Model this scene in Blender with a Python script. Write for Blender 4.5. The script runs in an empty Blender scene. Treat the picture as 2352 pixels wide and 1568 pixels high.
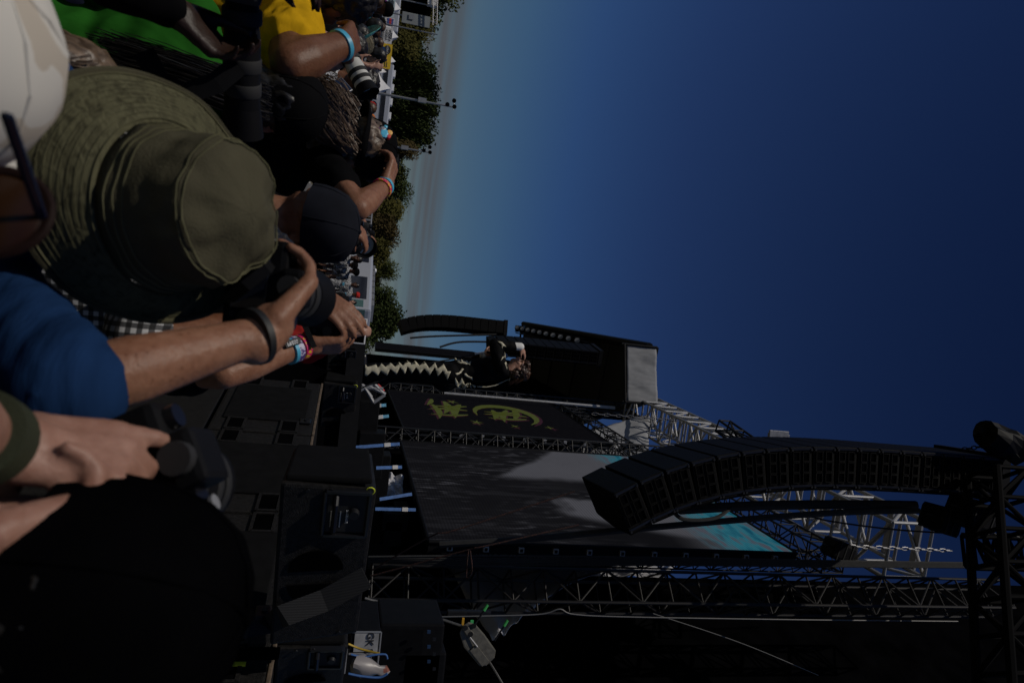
import bpy, bmesh, math, random
from mathutils import Vector, Matrix, Quaternion, noise
from mathutils.bvhtree import BVHTree
random.seed(7)
S = bpy.context.scene
COL = S.collection
rad = math.radians
# ------------------------------------------------------------------ camera (photo lies on its side: sky to the right)
EYE = Vector((0, 0, 1.9))
TH, RO, FPX = rad(13.56), rad(6.0), 1568.0
Fv = Vector((0, math.cos(TH), math.sin(TH)))
Pv = Vector((0, -math.sin(TH), math.cos(TH)))
Hv = Vector((1, 0, 0))
Rv = math.cos(RO) * Pv - math.sin(RO) * Hv
Dv = math.sin(RO) * Pv + math.cos(RO) * Hv
cd = bpy.data.cameras.new('camera'); cam = bpy.data.objects.new('camera', cd); COL.objects.link(cam)
cd.sensor_width = 36; cd.lens = 24; cd.clip_start = 0.05; cd.clip_end = 3000
mw = Matrix.Identity(4)
for i in range(3):
    mw[i][0] = Rv[i]; mw[i][1] = -Dv[i]; mw[i][2] = -Fv[i]; mw[i][3] = EYE[i]
cam.matrix_world = mw
cd.dof.use_dof = True; cd.dof.focus_distance = 5.0; cd.dof.aperture_fstop = 6.0
S.camera = cam
# ------------------------------------------------------------------ sky, sun, exposure
SUN_EL, SUN_AZ = rad(50), rad(-124)        # azimuth measured from +y (ahead) towards +x; negative = left
w = bpy.data.worlds.new('World'); S.world = w; w.use_nodes = True
nt = w.node_tree; nt.nodes.clear()
out = nt.nodes.new('ShaderNodeOutputWorld'); bg = nt.nodes.new('ShaderNodeBackground')
sky = nt.nodes.new('ShaderNodeTexSky'); sky.sky_type = 'NISHITA'; sky.sun_disc = False
sky.sun_elevation = SUN_EL; sky.sun_rotation = SUN_AZ; sky.altitude = 300; sky.air_density = 1.0; sky.dust_density = 0.3; sky.ozone_density = 3.0
bg.inputs['Strength'].default_value = 0.1
tc = nt.nodes.new('ShaderNodeTexCoord'); mp = nt.nodes.new('ShaderNodeMapping'); mp.inputs['Scale'].default_value = (1.5, 1.5, 40)
ns = nt.nodes.new('ShaderNodeTexNoise'); ns.inputs['Scale'].default_value = 1.6; ns.inputs['Detail'].default_value = 6
sx = nt.nodes.new('ShaderNodeSeparateXYZ')
band = nt.nodes.new('ShaderNodeMapRange'); band.interpolation_type = 'SMOOTHSTEP'
band.inputs[1].default_value = 0.128; band.inputs[2].default_value = 0.088; band.inputs[3].default_value = 0; band.inputs[4].default_value = 1
cr = nt.nodes.new('ShaderNodeMapRange'); cr.inputs[1].default_value = 0.33; cr.inputs[2].default_value = 0.6; cr.inputs[3].default_value = 0.12; cr.inputs[4].default_value = .9
mu = nt.nodes.new('ShaderNodeMath'); mu.operation = 'MULTIPLY'
mix = nt.nodes.new('ShaderNodeMix'); mix.data_type = 'RGBA'; mix.inputs[7].default_value = (1.42, 1.46, 1.62, 1)
L = nt.links.new
L(tc.outputs['Generated'], mp.inputs[0]); L(mp.outputs[0], ns.inputs['Vector']); L(tc.outputs['Generated'], sx.inputs[0])
L(sx.outputs[2], band.inputs[0]); L(ns.outputs[0], cr.inputs[0]); L(band.outputs[0], mu.inputs[0]); L(cr.outputs[0], mu.inputs[1])
gm = nt.nodes.new('ShaderNodeGamma'); gm.inputs[1].default_value = 1.0
L(sky.outputs[0], gm.inputs[0])
# deep autumn blue overhead, paler towards the horizon all the way round
rp = nt.nodes.new('ShaderNodeValToRGB'); re_ = rp.color_ramp.elements
for _ in range(3): re_.new(.5)
for e, (p_, c_) in zip(re_, ((.0, (.46, .46, .44)), (.19, (.37, .52, .64)), (.28, (.29, .445, .70)), (.42, (.235, .335, .58)), (.78, (.105, .16, .32)))): e.position = p_; e.color = (*c_, 1)
mq = nt.nodes.new('ShaderNodeMix'); mq.data_type = 'RGBA'; mq.blend_type = 'MULTIPLY'; mq.inputs[0].default_value = 1
L(sx.outputs[2], rp.inputs[0]); L(gm.outputs[0], mq.inputs[6]); L(rp.outputs[0], mq.inputs[7]); L(mq.outputs[2], mix.inputs[6])
L(mu.outputs[0], mix.inputs[0]); L(mix.outputs[2], bg.inputs[0]); L(bg.outputs[0], out.inputs[0])
sl = bpy.data.lights.new('sun', 'SUN'); sl.energy = 3.6; sl.angle = rad(0.5); sl.color = (1, .93, .82)
so = bpy.data.objects.new('sun', sl); COL.objects.link(so)
sd = Vector((math.sin(SUN_AZ) * math.cos(SUN_EL), math.cos(SUN_AZ) * math.cos(SUN_EL), math.sin(SUN_EL)))
so.rotation_mode = 'QUATERNION'; so.rotation_quaternion = sd.to_track_quat('Z', 'Y'); so.location = (-20, 5, 30)
vs = S.view_settings; vs.view_transform = 'Standard'; vs.look = 'None'; vs.gamma = 1; vs.use_curve_mapping = False; vs.exposure = -1.0
# ------------------------------------------------------------------ where things stand: sight lines of the photograph
def ray(X, Y): return Fv + (X - 1176) / FPX * Rv + (Y - 784) / FPX * Dv
def at(X, Y, y):
    r = ray(X, Y); return EYE + r * (y / r.y)
def atz(X, Y, z):
    r = ray(X, Y); return EYE + r * ((z - EYE.z) / r.z)
def up_to(p, X):
    v = p - EYE; a = (X - 1176) / FPX
    t = (a * v.dot(Fv) - v.dot(Rv)) / (Rv.z - a * Fv.z)
    return p + Vector((0, 0, t))
# ------------------------------------------------------------------ object helpers
WM = {}
def V(*a): return Vector(a)
def tag(o, label=None, cat=None, group=None, kind=None):
    if label: o['label'] = label
    if cat: o['category'] = cat
    if group: o['group'] = group
    if kind: o['kind'] = kind
    return o
def thing(name, label, cat, loc=(0, 0, 0), group=None):
    o = bpy.data.objects.new(name, None); COL.objects.link(o); o.empty_display_size = .1
    o.location = loc; WM[o] = Matrix.Translation(Vector(loc)); return tag(o, label, cat, group)
def link(name, me, parent=None, M=None):
    o = bpy.data.objects.new(name, me); COL.objects.link(o)
    M = M or Matrix.Identity(4)
    if parent:
        o.parent = parent; o.matrix_parent_inverse = WM[parent].inverted()
    o.matrix_basis = M; WM[o] = M.copy(); return o
def frame(o, x, y, z=None):
    x = Vector(x).normalized(); y = Vector(y); z = Vector(z).normalized() if z is not None else x.cross(y).normalized()
    y = z.cross(x).normalized()
    M = Matrix.Identity(4)
    for i in range(3): M[i][0] = x[i]; M[i][1] = y[i]; M[i][2] = z[i]; M[i][3] = o[i]
    return M
def perp(d):
    d = Vector(d).normalized(); u = Vector((0, 0, 1)) if abs(d.z) < .9 else Vector((1, 0, 0))
    a = d.cross(u).normalized(); return a, d.cross(a).normalized()
class MB:
    def __init__(s): s.v = []; s.f = []
    def add(s, vs, fs):
        n = len(s.v); s.v += [tuple(p) for p in vs]; s.f += [tuple(i + n for i in f) for f in fs]; return s
    def box(s, c, size, M=None):
        x, y, z = [k / 2 for k in size]; c = Vector(c)
        vs = [Vector((a * x, b * y, d * z)) for d in (-1, 1) for b in (-1, 1) for a in (-1, 1)]
        vs = [c + (M.to_3x3() @ p if M else p) for p in vs]
        return s.add(vs, [(0, 2, 3, 1), (4, 5, 7, 6), (0, 1, 5, 4), (2, 6, 7, 3), (0, 4, 6, 2), (1, 3, 7, 5)])
    def tube(s, a, b, r, r2=None, n=8, cap=True):
        a = Vector(a); b = Vector(b); r2 = r if r2 is None else r2; u, w_ = perp(b - a)
        vs = []
        for p, q in ((a, r), (b, r2)):
            for i in range(n): t = 2 * math.pi * i / n; vs.append(p + q * (math.cos(t) * u + math.sin(t) * w_))
        fs = [(i, (i + 1) % n, n + (i + 1) % n, n + i) for i in range(n)]
        if cap: fs += [tuple(range(n - 1, -1, -1)), tuple(range(n, 2 * n))]
        return s.add(vs, fs)
    def path(s, pts, r, n=6, rr=None):
        pts = [Vector(p) for p in pts]; vs = []; m = len(pts)
        u = None
        for k, p in enumerate(pts):
            d = (pts[min(k + 1, m - 1)] - pts[max(k - 1, 0)]).normalized()
            if u is None: u, _ = perp(d)
            u = (u - d * u.dot(d)).normalized(); w_ = d.cross(u); q = rr[k] if rr else r
            for i in range(n): t = 2 * math.pi * i / n; vs.append(p + q * (math.cos(t) * u + math.sin(t) * w_))
        fs = [(k * n + i, k * n + (i + 1) % n, (k + 1) * n + (i + 1) % n, (k + 1) * n + i) for k in range(m - 1) for i in range(n)]
        fs += [tuple(range(n - 1, -1, -1)), tuple(range((m - 1) * n, m * n))]
        return s.add(vs, fs)
    def lathe(s, o, axis, prof, n=24, ref=None):       # prof = [(radius, height)]
        o = Vector(o); axis = Vector(axis).normalized(); u, w_ = perp(axis)
        if ref is not None:
            ref = Vector(ref); u = (ref - axis * ref.dot(axis)).normalized(); w_ = axis.cross(u)
        vs = []
        for r, h in prof:
            for i in range(n): t = 2 * math.pi * i / n; vs.append(o + axis * h + r * (math.cos(t) * u + math.sin(t) * w_))
        m = len(prof)
        fs = [(k * n + i, k * n + (i + 1) % n, (k + 1) * n + (i + 1) % n, (k + 1) * n + i) for k in range(m - 1) for i in range(n)]
        fs += [tuple(range(n - 1, -1, -1)), tuple(range((m - 1) * n, m * n))]
        return s.add(vs, fs)
    def prism(s, poly, ext):                            # planar polygon (world points) extruded by vector ext
        n = len(poly); ext = Vector(ext); a = [Vector(p) for p in poly]; b = [p + ext for p in a]
        return s.add(a + b, [tuple(range(n - 1, -1, -1)), tuple(range(n, 2 * n))] + [(i, (i + 1) % n, n + (i + 1) % n, n + i) for i in range(n)])
    def mesh(s, name, mat=None, smooth=False, bevel=0):
        me = bpy.data.meshes.new(name); me.from_pydata(s.v, [], s.f)
        bm = bmesh.new(); bm.from_mesh(me)
        if bevel: bmesh.ops.bevel(bm, geom=[e for e in bm.edges if len(e.link_faces) == 2 and e.calc_face_angle(0) > .7], offset=bevel, segments=2, affect='EDGES', profile=.6)
        bmesh.ops.recalc_face_normals(bm, faces=bm.faces); bm.to_mesh(me); bm.free()
        if mat: me.materials.append(mat)
        if smooth:
            me.shade_smooth() if hasattr(me, 'shade_smooth') else None
            try: me.set_sharp_from_angle(angle=rad(40))
            except Exception: pass
        return me
    def build(s, name, mat, parent=None, smooth=False, bevel=0):
        return link(name, s.mesh(name, mat, smooth, bevel), parent)
def copy_tree(o, M=None, parent=None):
    c = o.copy(); COL.objects.link(c)
    if parent: c.parent = parent
    if M is not None: c.matrix_basis = M
    for ch in o.children: copy_tree(ch, None, c)
    return c
UNIT = {}
def strut(name, a, b, r, mat, parent):
    k = mat.name
    if k not in UNIT: UNIT[k] = MB().tube((0, 0, 0), (0, 0, 1), 1, n=8).mesh('strut', mat, True)
    a = Vector(a); d = Vector(b) - a; u, w_ = perp(d)
    M = Matrix.Identity(4)
    for i in range(3): M[i][0] = u[i] * r; M[i][1] = -w_[i] * r; M[i][2] = d[i]; M[i][3] = a[i]
    return link(name, UNIT[k], parent, M)
UBOX = {}
def block(name, c, size, mat, parent, M3=None, bevel=0):
    M = Matrix.Translation(Vector(c)) @ (M3.to_3x3().to_4x4() if M3 else Matrix.Identity(4)) @ Matrix.Diagonal((*size, 1))
    k = mat.name
    if k not in UBOX: UBOX[k] = MB().box((0, 0, 0), (1, 1, 1)).mesh('block', mat)
    return link(name, UBOX[k], parent, M)
def text(name, s, mat, parent, o, x, y, size, extrude=.002, align='CENTER'):
    cu = bpy.data.curves.new('t', 'FONT'); cu.body = s; cu.size = size; cu.align_x = align; cu.align_y = 'CENTER'; cu.extrude = extrude; cu.resolution_u = 3
    t = bpy.data.objects.new('t', cu); COL.objects.link(t)
    me = bpy.data.meshes.new_from_object(t.evaluated_get(bpy.context.evaluated_depsgraph_get())); bpy.data.objects.remove(t)
    me.materials.clear(); me.materials.append(mat)
    return link(name, me, parent, frame(Vector(o), x, y))
# ------------------------------------------------------------------ materials
def nodes(name):
    m = bpy.data.materials.new(name); m.use_nodes = True; t = m.node_tree
    return m, t, t.nodes['Principled BSDF'], t.links.new
def mat(name, col, rough=.6, metal=0, var=.25, vs_=12, bump=0, bs=150, spec=.5, stretch=None):
    m, t, b, L = nodes(name)
    b.inputs['Roughness'].default_value = rough; b.inputs['Metallic'].default_value = metal; b.inputs['Specular IOR Level'].default_value = spec
    c = t.nodes.new('ShaderNodeTexCoord'); n = t.nodes.new('ShaderNodeTexNoise'); n.inputs['Scale'].default_value = vs_; n.inputs['Detail'].default_value = 5
    src = c.outputs['Object']
    if stretch:
        mp = t.nodes.new('ShaderNodeMapping'); mp.inputs['Scale'].default_value = stretch; L(src, mp.inputs[0]); src = mp.outputs[0]
    L(src, n.inputs['Vector'])
    x = t.nodes.new('ShaderNodeMix'); x.data_type = 'RGBA'
    x.inputs[6].default_value = (*[k * (1 - var) for k in col], 1); x.inputs[7].default_value = (*[min(1, k * (1 + var)) for k in col], 1)
    r = t.nodes.new('ShaderNodeMapRange'); r.inputs[1].default_value = .3; r.inputs[2].default_value = .7
    L(n.outputs[0], r.inputs[0]); L(r.outputs[0], x.inputs[0]); L(x.outputs[2], b.inputs['Base Color'])
    if bump:
        n2 = t.nodes.new('ShaderNodeTexNoise'); n2.inputs['Scale'].default_value = bs; n2.inputs['Detail'].default_value = 3; L(src, n2.inputs['Vector'])
        bp = t.nodes.new('ShaderNodeBump'); bp.inputs['Strength'].default_value = bump; bp.inputs['Distance'].default_value = .004
        L(n2.outputs[0], bp.inputs['Height']); L(bp.outputs[0], b.inputs['Normal'])
    return m
def two_tone(name, c1, c2, scale, thr=.5, rough=.8, stretch=(1, 1, 1), kind='noise', c3=None, thr3=.65):
    m, t, b, L = nodes(name); b.inputs['Roughness'].default_value = rough
    c = t.nodes.new('ShaderNodeTexCoord'); mp = t.nodes.new('ShaderNodeMapping'); mp.inputs['Scale'].default_value = stretch; L(c.outputs['Object'], mp.inputs[0])
    if kind == 'noise':
        n = t.nodes.new('ShaderNodeTexNoise'); n.inputs['Detail'].default_value = 4; n.inputs['Distortion'].default_value = 1.2
    else: n = t.nodes.new('ShaderNodeTexVoronoi')
    n.inputs['Scale'].default_value = scale; L(mp.outputs[0], n.inputs['Vector'])
    r = t.nodes.new('ShaderNodeValToRGB'); r.color_ramp.interpolation = 'CONSTANT'
    r.color_ramp.elements[0].color = (*c1, 1); r.color_ramp.elements[1].color = (*c2, 1); r.color_ramp.elements[1].position = thr
    if c3: e = r.color_ramp.elements.new(thr3); e.color = (*c3, 1)
    L(n.outputs[0], r.inputs[0]); L(r.outputs[0], b.inputs['Base Color']); return m
def glow(name, col, s):
    m, t, b, L = nodes(name); b.inputs['Base Color'].default_value = (*[k * .2 for k in col], 1); b.inputs['Emission Color'].default_value = (*col, 1); b.inputs['Emission Strength'].default_value = s
    return m
BLK = mat('black_plastic', (.006, .006, .007), .6, spec=.12, bump=.12, bs=400)
BLKG = mat('black_satin', (.008, .008, .010), .32)
RUB = mat('black_rubber', (.015, .015, .016), .8)
CAB = mat('cabinet_paint', (.013, .0122, .012), .55, spec=.18, bump=.9, bs=240, var=.5, vs_=60)
GRL = mat('speaker_grille', (.0045, .0045, .005), .9, spec=0, bump=.4, bs=900)
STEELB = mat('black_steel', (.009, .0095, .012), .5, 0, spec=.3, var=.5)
RUST = mat('worn_steel', (.006, .005, .0048), .5, 0, spec=.3, var=.5, vs_=30)
ALU = mat('aluminium', (.36, .36, .37), .55, .5, var=.15)
ALUD = mat('aluminium_dull', (.33, .33, .34), .45, .6, var=.2)
CHAIN = mat('chain_steel', (.16, .16, .17), .45, .6)
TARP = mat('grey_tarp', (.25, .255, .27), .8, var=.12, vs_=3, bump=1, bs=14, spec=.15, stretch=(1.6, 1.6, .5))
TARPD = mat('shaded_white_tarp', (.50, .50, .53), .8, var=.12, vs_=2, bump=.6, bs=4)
ARR = mat('array_cabinet_paint', (.0048, .0046, .0046), .6, spec=.08, bump=.8, bs=240, var=.5, vs_=30)
PANEL = mat('scuffed_white_panel', (.34, .34, .35), .7, var=.25, vs_=14)
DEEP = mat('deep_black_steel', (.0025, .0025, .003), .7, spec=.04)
DRAPE = mat('black_drape', (.0022, .0022, .0026), .95, spec=0, var=.5, vs_=2)
WHITE = mat('white_paint', (.74, .74, .75), .5, var=.08)
TENT = mat('white_canvas', (.72, .72, .74), .7, var=.08, vs_=2)
WIRE = mat('wire_rope', (.12, .118, .115), .5, .4, var=.4, vs_=300)
BLUE = mat('blue_webbing', (.04, .12, .33), .7)
LBLUE = mat('pale_blue_webbing', (.10, .32, .50), .7)
YEL = mat('yellow_label', (.75, .85, .05), .5)
TAN = mat('scuffed_edge', (.11, .08, .055), .8, var=.5, vs_=40)
# ================================================================== the setting
def gmat():
    m, t, b, L = nodes('trodden_grass'); b.inputs['Roughness'].default_value = .9
    c = t.nodes.new('ShaderNodeTexCoord'); n = t.nodes.new('ShaderNodeTexNoise'); n.inputs['Scale'].default_value = .35; n.inputs['Detail'].default_value = 8
    n2 = t.nodes.new('ShaderNodeTexNoise'); n2.inputs['Scale'].default_value = 18; n2.inputs['Detail'].default_value = 6
    a = t.nodes.new('ShaderNodeMath'); a.operation = 'ADD'; L(c.outputs['Object'], n.inputs['Vector']); L(c.outputs['Object'], n2.inputs['Vector']); L(n.outputs[0], a.inputs[0]); L(n2.outputs[0], a.inputs[1])
    r = t.nodes.new('ShaderNodeValToRGB'); r.color_ramp.elements[0].position = .4; r.color_ramp.elements[1].position = .62
    r.color_ramp.elements[0].color = (.05, .055, .022, 1); r.color_ramp.elements[1].color = (.13, .105, .07, 1)
    h = t.nodes.new('ShaderNodeMath'); h.operation = 'MULTIPLY'; h.inputs[1].default_value = .5; L(a.outputs[0], h.inputs[0]); L(h.outputs[0], r.inputs[0]); L(r.outputs[0], b.inputs['Base Color'])
    bp = t.nodes.new('ShaderNodeBump'); bp.inputs['Strength'].default_value = .6; L(n2.outputs[0], bp.inputs['Height']); L(bp.outputs[0], b.inputs['Normal']); return m
tag(MB().add([(-900, -300, 0), (900, -300, 0), (900, 1500, 0), (-900, 1500, 0)], [(0, 1, 2, 3)]).build('ground', gmat()), kind='structure')
# pale deck panels on the ground by the security staff
DECK = mat('pale_decking', (.42, .42, .40), .7, var=.2, vs_=2)
d0 = atz(690, 640, 0)
dk = thing('deck', None, None, (d0.x, d0.y, 0)); tag(dk, kind='structure')
for i in range(26):
    block('plank', (d0.x - 3.2 + i * .25, d0.y + 1.5, .05), (.235, 7, .1), DECK, dk)
# ------------------------------------------------------------------ trees beyond the tents
LEAF = [mat('leaf_dark', (.038, .052, .015), .85, var=.5, vs_=.6, spec=.1), mat('leaf_mid', (.058, .068, .018), .85, var=.5, vs_=.6, spec=.1),
        mat('leaf_rust', (.075, .056, .022), .85, var=.45, vs_=.6, spec=.1), mat('leaf_yellow', (.082, .076, .020), .85, var=.4, vs_=.6, spec=.1)]
BARK = mat('bark', (.06, .05, .04), .9, bump=.5, bs=20)
def crown_mesh(seed, m, n=12000):
    rnd = random.Random(seed); mb = MB()
    blobs = []
    for k in range(30):
        a = rnd.uniform(0, 6.28); h = rnd.uniform(.04, .95); rr = (1 - abs(h - .5) * 1.3) * rnd.uniform(.2, .75)
        blobs.append((Vector((math.cos(a) * rr * .5, math.sin(a) * rr * .5, h)), rnd.uniform(.12, .24)))
    vs = []; fs = []
    for i in range(n):
        c, r = blobs[rnd.randrange(len(blobs))]
        d = Vector((rnd.gauss(0, 1), rnd.gauss(0, 1), rnd.gauss(0, .8))).normalized() * r * (rnd.random() ** .35) * rnd.uniform(.85, 1.2)
        p = c + d; s = rnd.uniform(.014, .034)
        u = Vector((rnd.gauss(0, 1), rnd.gauss(0, 1), rnd.gauss(0, 1))).normalized(); w_ = u.orthogonal().normalized()
        k = len(vs); vs += [p - u * s, p + w_ * s * .55, p + u * s, p - w_ * s * .55]; fs.append((k, k + 1, k + 2, k + 3))
    mb.add(vs, fs); me = mb.mesh('crown', LEAF[m]); return me
CR = {}
def trunk_mesh(seed):
    rnd = random.Random(seed); mb = MB().tube((0, 0, 0), (0, 0, .45), .03, .016, 8)
    for k in range(9):
        a = rnd.uniform(0, 6.28); z = rnd.uniform(.18, .45); r = rnd.uniform(.18, .36)
        mb.tube((0, 0, z), (math.cos(a) * r, math.sin(a) * r, z + rnd.uniform(.15, .4)), .012, .003, 5)
    return mb.mesh('trunk', BARK, True)
TR = [trunk_mesh(s) for s in range(3)]
def tree(X, Y, y, wid, m, seed, label, name='broadleaf_tree'):
    b = at(X, Y, y); h = b.z; g = Vector((b.x, b.y, 0))
    o = thing(name, label, 'tree', g, 'trees behind the tents and coach')
    k = (m, seed)
    if k not in CR: CR[k] = crown_mesh(seed * 10 + m, m)
    wm = wid * 1.3 * y / FPX
    M = Matrix.Translation(g) @ Matrix.Rotation(seed * 1.7 + X, 4, 'Z') @ Matrix.Diagonal((wm * 1.05, wm * 1.05, h, 1))
    link('crown', CR[k], o, M); link('trunk', TR[seed % 3], o, Matrix.Translation(g) @ Matrix.Diagonal((h, h, h, 1)))
trees = [(1050, -30, 112, 140, 1, 1, 'tall green tree rising behind the scaffold tower with grey banner'),
 (985, 62, 105, 90, 3, 2, 'yellowing tree behind the white drinks banner'), (1000, 30, 118, 110, 1, 3, 'dark green tree just right of the scaffold tower'),
 (968, 112, 104, 85, 3, 1, 'yellow brown tree above the yellow banner'), (992, 160, 110, 95, 0, 2, 'dark tree above the gap right of the yellow banner'),
 (1004, 205, 106, 100, 0, 3, 'tallest dark tree left of the taller lamp mast'), (1002, 262, 104, 110, 0, 1, 'broad dark tree right of the taller lamp mast'),
 (988, 312, 106, 80, 0, 2, 'dark tree beside the shorter lamp mast'), (950, 352, 100, 60, 2, 4, 'small rust brown tree right of the shorter lamp mast'),
 (925, 395, 104, 75, 1, 3, 'olive tree behind the raised hands with wristbands'), (935, 440, 106, 85, 0, 5, 'dark tree between the raised forearm and metal barrier'),
 (918, 492, 104, 85, 3, 4, 'autumn tinted tree behind the metal barrier'), (908, 535, 102, 75, 2, 5, 'brown tree left of the parked coach'),
 (888, 580, 100, 70, 3, 2, 'low yellowish tree over the rear of the coach'), (910, 622, 104, 48, 1, 5, 'slender tree standing above the middle of the coach'),
 (868, 655, 100, 70, 3, 5, 'low ochre tree over the front of the coach'), (905, 700, 96, 90, 0, 4, 'round dark tree above the front window of the coach'),
 (918, 748, 92, 100, 0, 3, 'large round dark tree next to the far speaker array')]
for k_, (X_, Y_) in enumerate([(960, 90), (962, 135), (965, 185), (968, 235), (965, 288), (940, 330), (915, 372), (905, 418), (900, 465), (892, 515), (880, 556), (866, 600), (860, 640), (872, 676), (890, 725)]):
    trees.append((X_, Y_, 116 + (k_ % 3) * 3, 95, 0 if k_ % 3 else 1, 1 + k_ % 5, ['dim dark tree of the back row, %s from the left' % n_ for n_ in ('first', 'second', 'third', 'fourth', 'fifth', 'sixth', 'seventh', 'eighth', 'ninth', 'tenth', 'eleventh', 'twelfth', 'thirteenth', 'fourteenth', 'fifteenth')][k_]))
for t_ in trees: tree(*t_)
# ------------------------------------------------------------------ tents, banners, trailers, masts
def panel_between(mb, X0, X1, Y0, Y1, y, th=.04):
    a = at(X0, Y0, y); b = at(X0, Y1, y); za = up_to(a, X1).z
    mb.prism([(a.x, y, a.z), (b.x, y, a.z), (b.x, y, za), (a.x, y, za)], (0, th, 0)); return a, b, za
INK = mat('black_ink', (.02, .02, .025), .6); 
YB = mat('yellow_banner', (.75, .50, .02), .6, var=.08); WB = mat('white_banner', (.66, .66, .68), .6, var=.08); CB = mat('pale_blue_banner', (.5, .62, .68), .6, var=.1)
RB = mat('red_ink', (.6, .05, .05), .6); BI = mat('blue_ink', (.08, .12, .4), .6); GI = mat('gold_ink', (.75, .42, .12), .6)
YT = 80
def banner(name, label, X0, X1, Y0, Y1, m, y=YT):
    c = at((X0 + X1) / 2, (Y0 + Y1) / 2, y); o = thing(name, label, 'banner', c, 'drinks banners along the tent fronts')
    mb = MB(); a, b, za = panel_between(mb, X0, X1, Y0, Y1, y); mb.build('cloth', m, o)
    return o, a, b, za
o, a, b, za = banner('tent_banner', 'pale blue banner with lines of fine print, leftmost of the row', 890, 909, -6, 38, CB)
H_ = za - a.z
for k in range(7):
    z = a.z + H_ * (.2 + .1 * k); mb = MB(); mb.box(((a.x + b.x) / 2 - .2, YT - .03, z), ((b.x - a.x) * (.55 + .1 * (k % 3)), .02, H_ * .045)); mb.build('print_line', INK, o)
for k in range(4): MB().box((a.x + (b.x - a.x) * (.82 + .045 * k), YT - .03, a.z + H_ * .4), (.05, .02, H_ * .35)).build('red_mark', RB, o)
o, a, b, za = banner('tent_banner', 'narrow banner with red and blue cans printed on it', 888, 907, 39, 60, WB); H_ = za - a.z
for k in range(3):
    x = a.x + (b.x - a.x) * (.22 + .28 * k); MB().box((x, YT - .03, a.z + H_ * .5), (.22, .02, H_ * .75)).build('can_print', BI, o); MB().box((x, YT - .05, a.z + H_ * .5), (.23, .02, H_ * .25)).build('red_band', RB, o)
o, a, b, za = banner('tent_banner', 'white banner lettered VODKA +SODA in black', 884, 903, 61, 99, WB); H_ = za - a.z
xm = (a.x + b.x) / 2
text('lettering', 'VODKΛ', INK, o, (xm, YT - .03, a.z + H_ * .68), (1, 0, 0), (0, 0, 1), H_ * .42, .01); text('lettering', '+SODΛ', INK, o, (xm, YT - .03, a.z + H_ * .28), (1, 0, 0), (0, 0, 1), H_ * .42, .01)
MB().box((xm, YT - .03, a.z + H_ * .93), (.7, .02, .05)).build('fine_print', INK, o)
o, a, b, za = banner('tent_banner', 'yellow banner with black oval logo and bottle', 880, 902, 99, 157, YB); H_ = za - a.z; wB = b.x - a.x
MB().lathe((a.x + wB * .25, YT - .02, a.z + H_ * .5), (0, -1, 0), [(H_ * .36, 0), (H_ * .36, .02)], 28).build('oval_logo', INK, o).matrix_basis = Matrix.Identity(4)
ov = o.children[-1]; ov.matrix_basis = Matrix.Translation((a.x + wB * .25, 0, 0)) @ Matrix.Diagonal((1.35, 1, 1, 1)) @ Matrix.Translation((-(a.x + wB * .25), 0, 0))
text('lettering', "mike's", WB, o, (a.x + wB * .25, YT - .05, a.z + H_ * .52), (1, 0, 0), (0, 0, 1), H_ * .34, .01)
mb = MB(); mb.prism([(a.x + wB * .47, YT - .04, a.z + H_ * .2), (a.x + wB * .7, YT - .04, a.z + H_ * .3), (a.x + wB * .7, YT - .04, a.z + H_ * .62), (a.x + wB * .47, YT - .04, a.z + H_ * .5)], (0, .03, 0)); mb.build('bottle_print', GI, o)
MB().lathe((a.x + wB * .66, YT - .05, a.z + H_ * .46), (0, -1, 0), [(H_ * .14, 0), (H_ * .14, .02)], 16).build('seal_print', INK, o)
for k in range(2): MB().box((a.x + wB * .84, YT - .03, a.z + H_ * (.4 + .2 * k)), (wB * .2, .02, H_ * .05)).build('fine_print', INK, o)
def tent(label, X, Y, w_, y=YT + 2):
    p = at(X, Y, y); o = thing('canopy_tent', label, 'tent', (p.x, y, 0), 'white canopy tents beyond the crowd')
    hw = w_ * y / FPX / 2; ze = p.z - 1.5
    n = 8; vs = []
    for k in range(n + 1):
        t = k / n; r = 1 - t; z = ze + (p.z - ze) * (t ** 1.7)
        vs += [(p.x - hw * r, y - hw * r, z), (p.x + hw * r, y - hw * r, z), (p.x + hw * r, y + hw * r, z), (p.x - hw * r, y + hw * r, z)]
    fs = [(k * 4 + i, k * 4 + (i + 1) % 4, k * 4 + 4 + (i + 1) % 4, k * 4 + 4 + i) for k in range(n) for i in range(4)]
    MB().add(vs, fs).build('roof', TENT, o, True)
    for i in range(4):
        a = Vector(vs[i]); b = Vector(vs[(i + 1) % 4]); MB().prism([a, b, b - V(0, 0, .4), a - V(0, 0, .4)], (0, .02, 0)).build('valance', TENT, o)
        strut('leg', (a.x, a.y, 0), a, .04, ALUD, o)
tent('white peaked tent behind the pale blue banner', 921, 22, 62); tent('white peaked tent behind the lettered white banner', 915, 86, 58); tent('white peaked tent behind the yellow banner', 909, 142, 58)
tent('white tent standing right of the yellow banner', 898, 204, 46); tent('low tent with drooping white flap beside the grey trailer', 888, 166, 40)
def trailer(name, label, cat, X0, X1, Y0, Y1, y, m, depth=2.6, roofm=None):
    a = at(X0, Y0, y); b = at(X0, Y1, y); zt = up_to(at(X0, (Y0 + Y1) / 2, y), X1).z
    o = thing(name, label, cat, ((a.x + b.x) / 2, y, 0)); mb = MB()
    mb.box(((a.x + b.x) / 2, y + depth / 2, (zt + .9) / 2), (b.x - a.x, depth, zt - .9)); mb.build('body', m, o, bevel=.15)
    for x in (a.x + 1, b.x - 1): MB().tube((x, y - .02, .5), (x, y + .3, .5), .5, n=16).build('wheel', RUB, o)
    return o, a, b, zt
SILV = mat('silver_body', (.52, .54, .60), .35, .3, var=.08); GLS = mat('dark_glass', (.012, .015, .025), .12)
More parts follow.
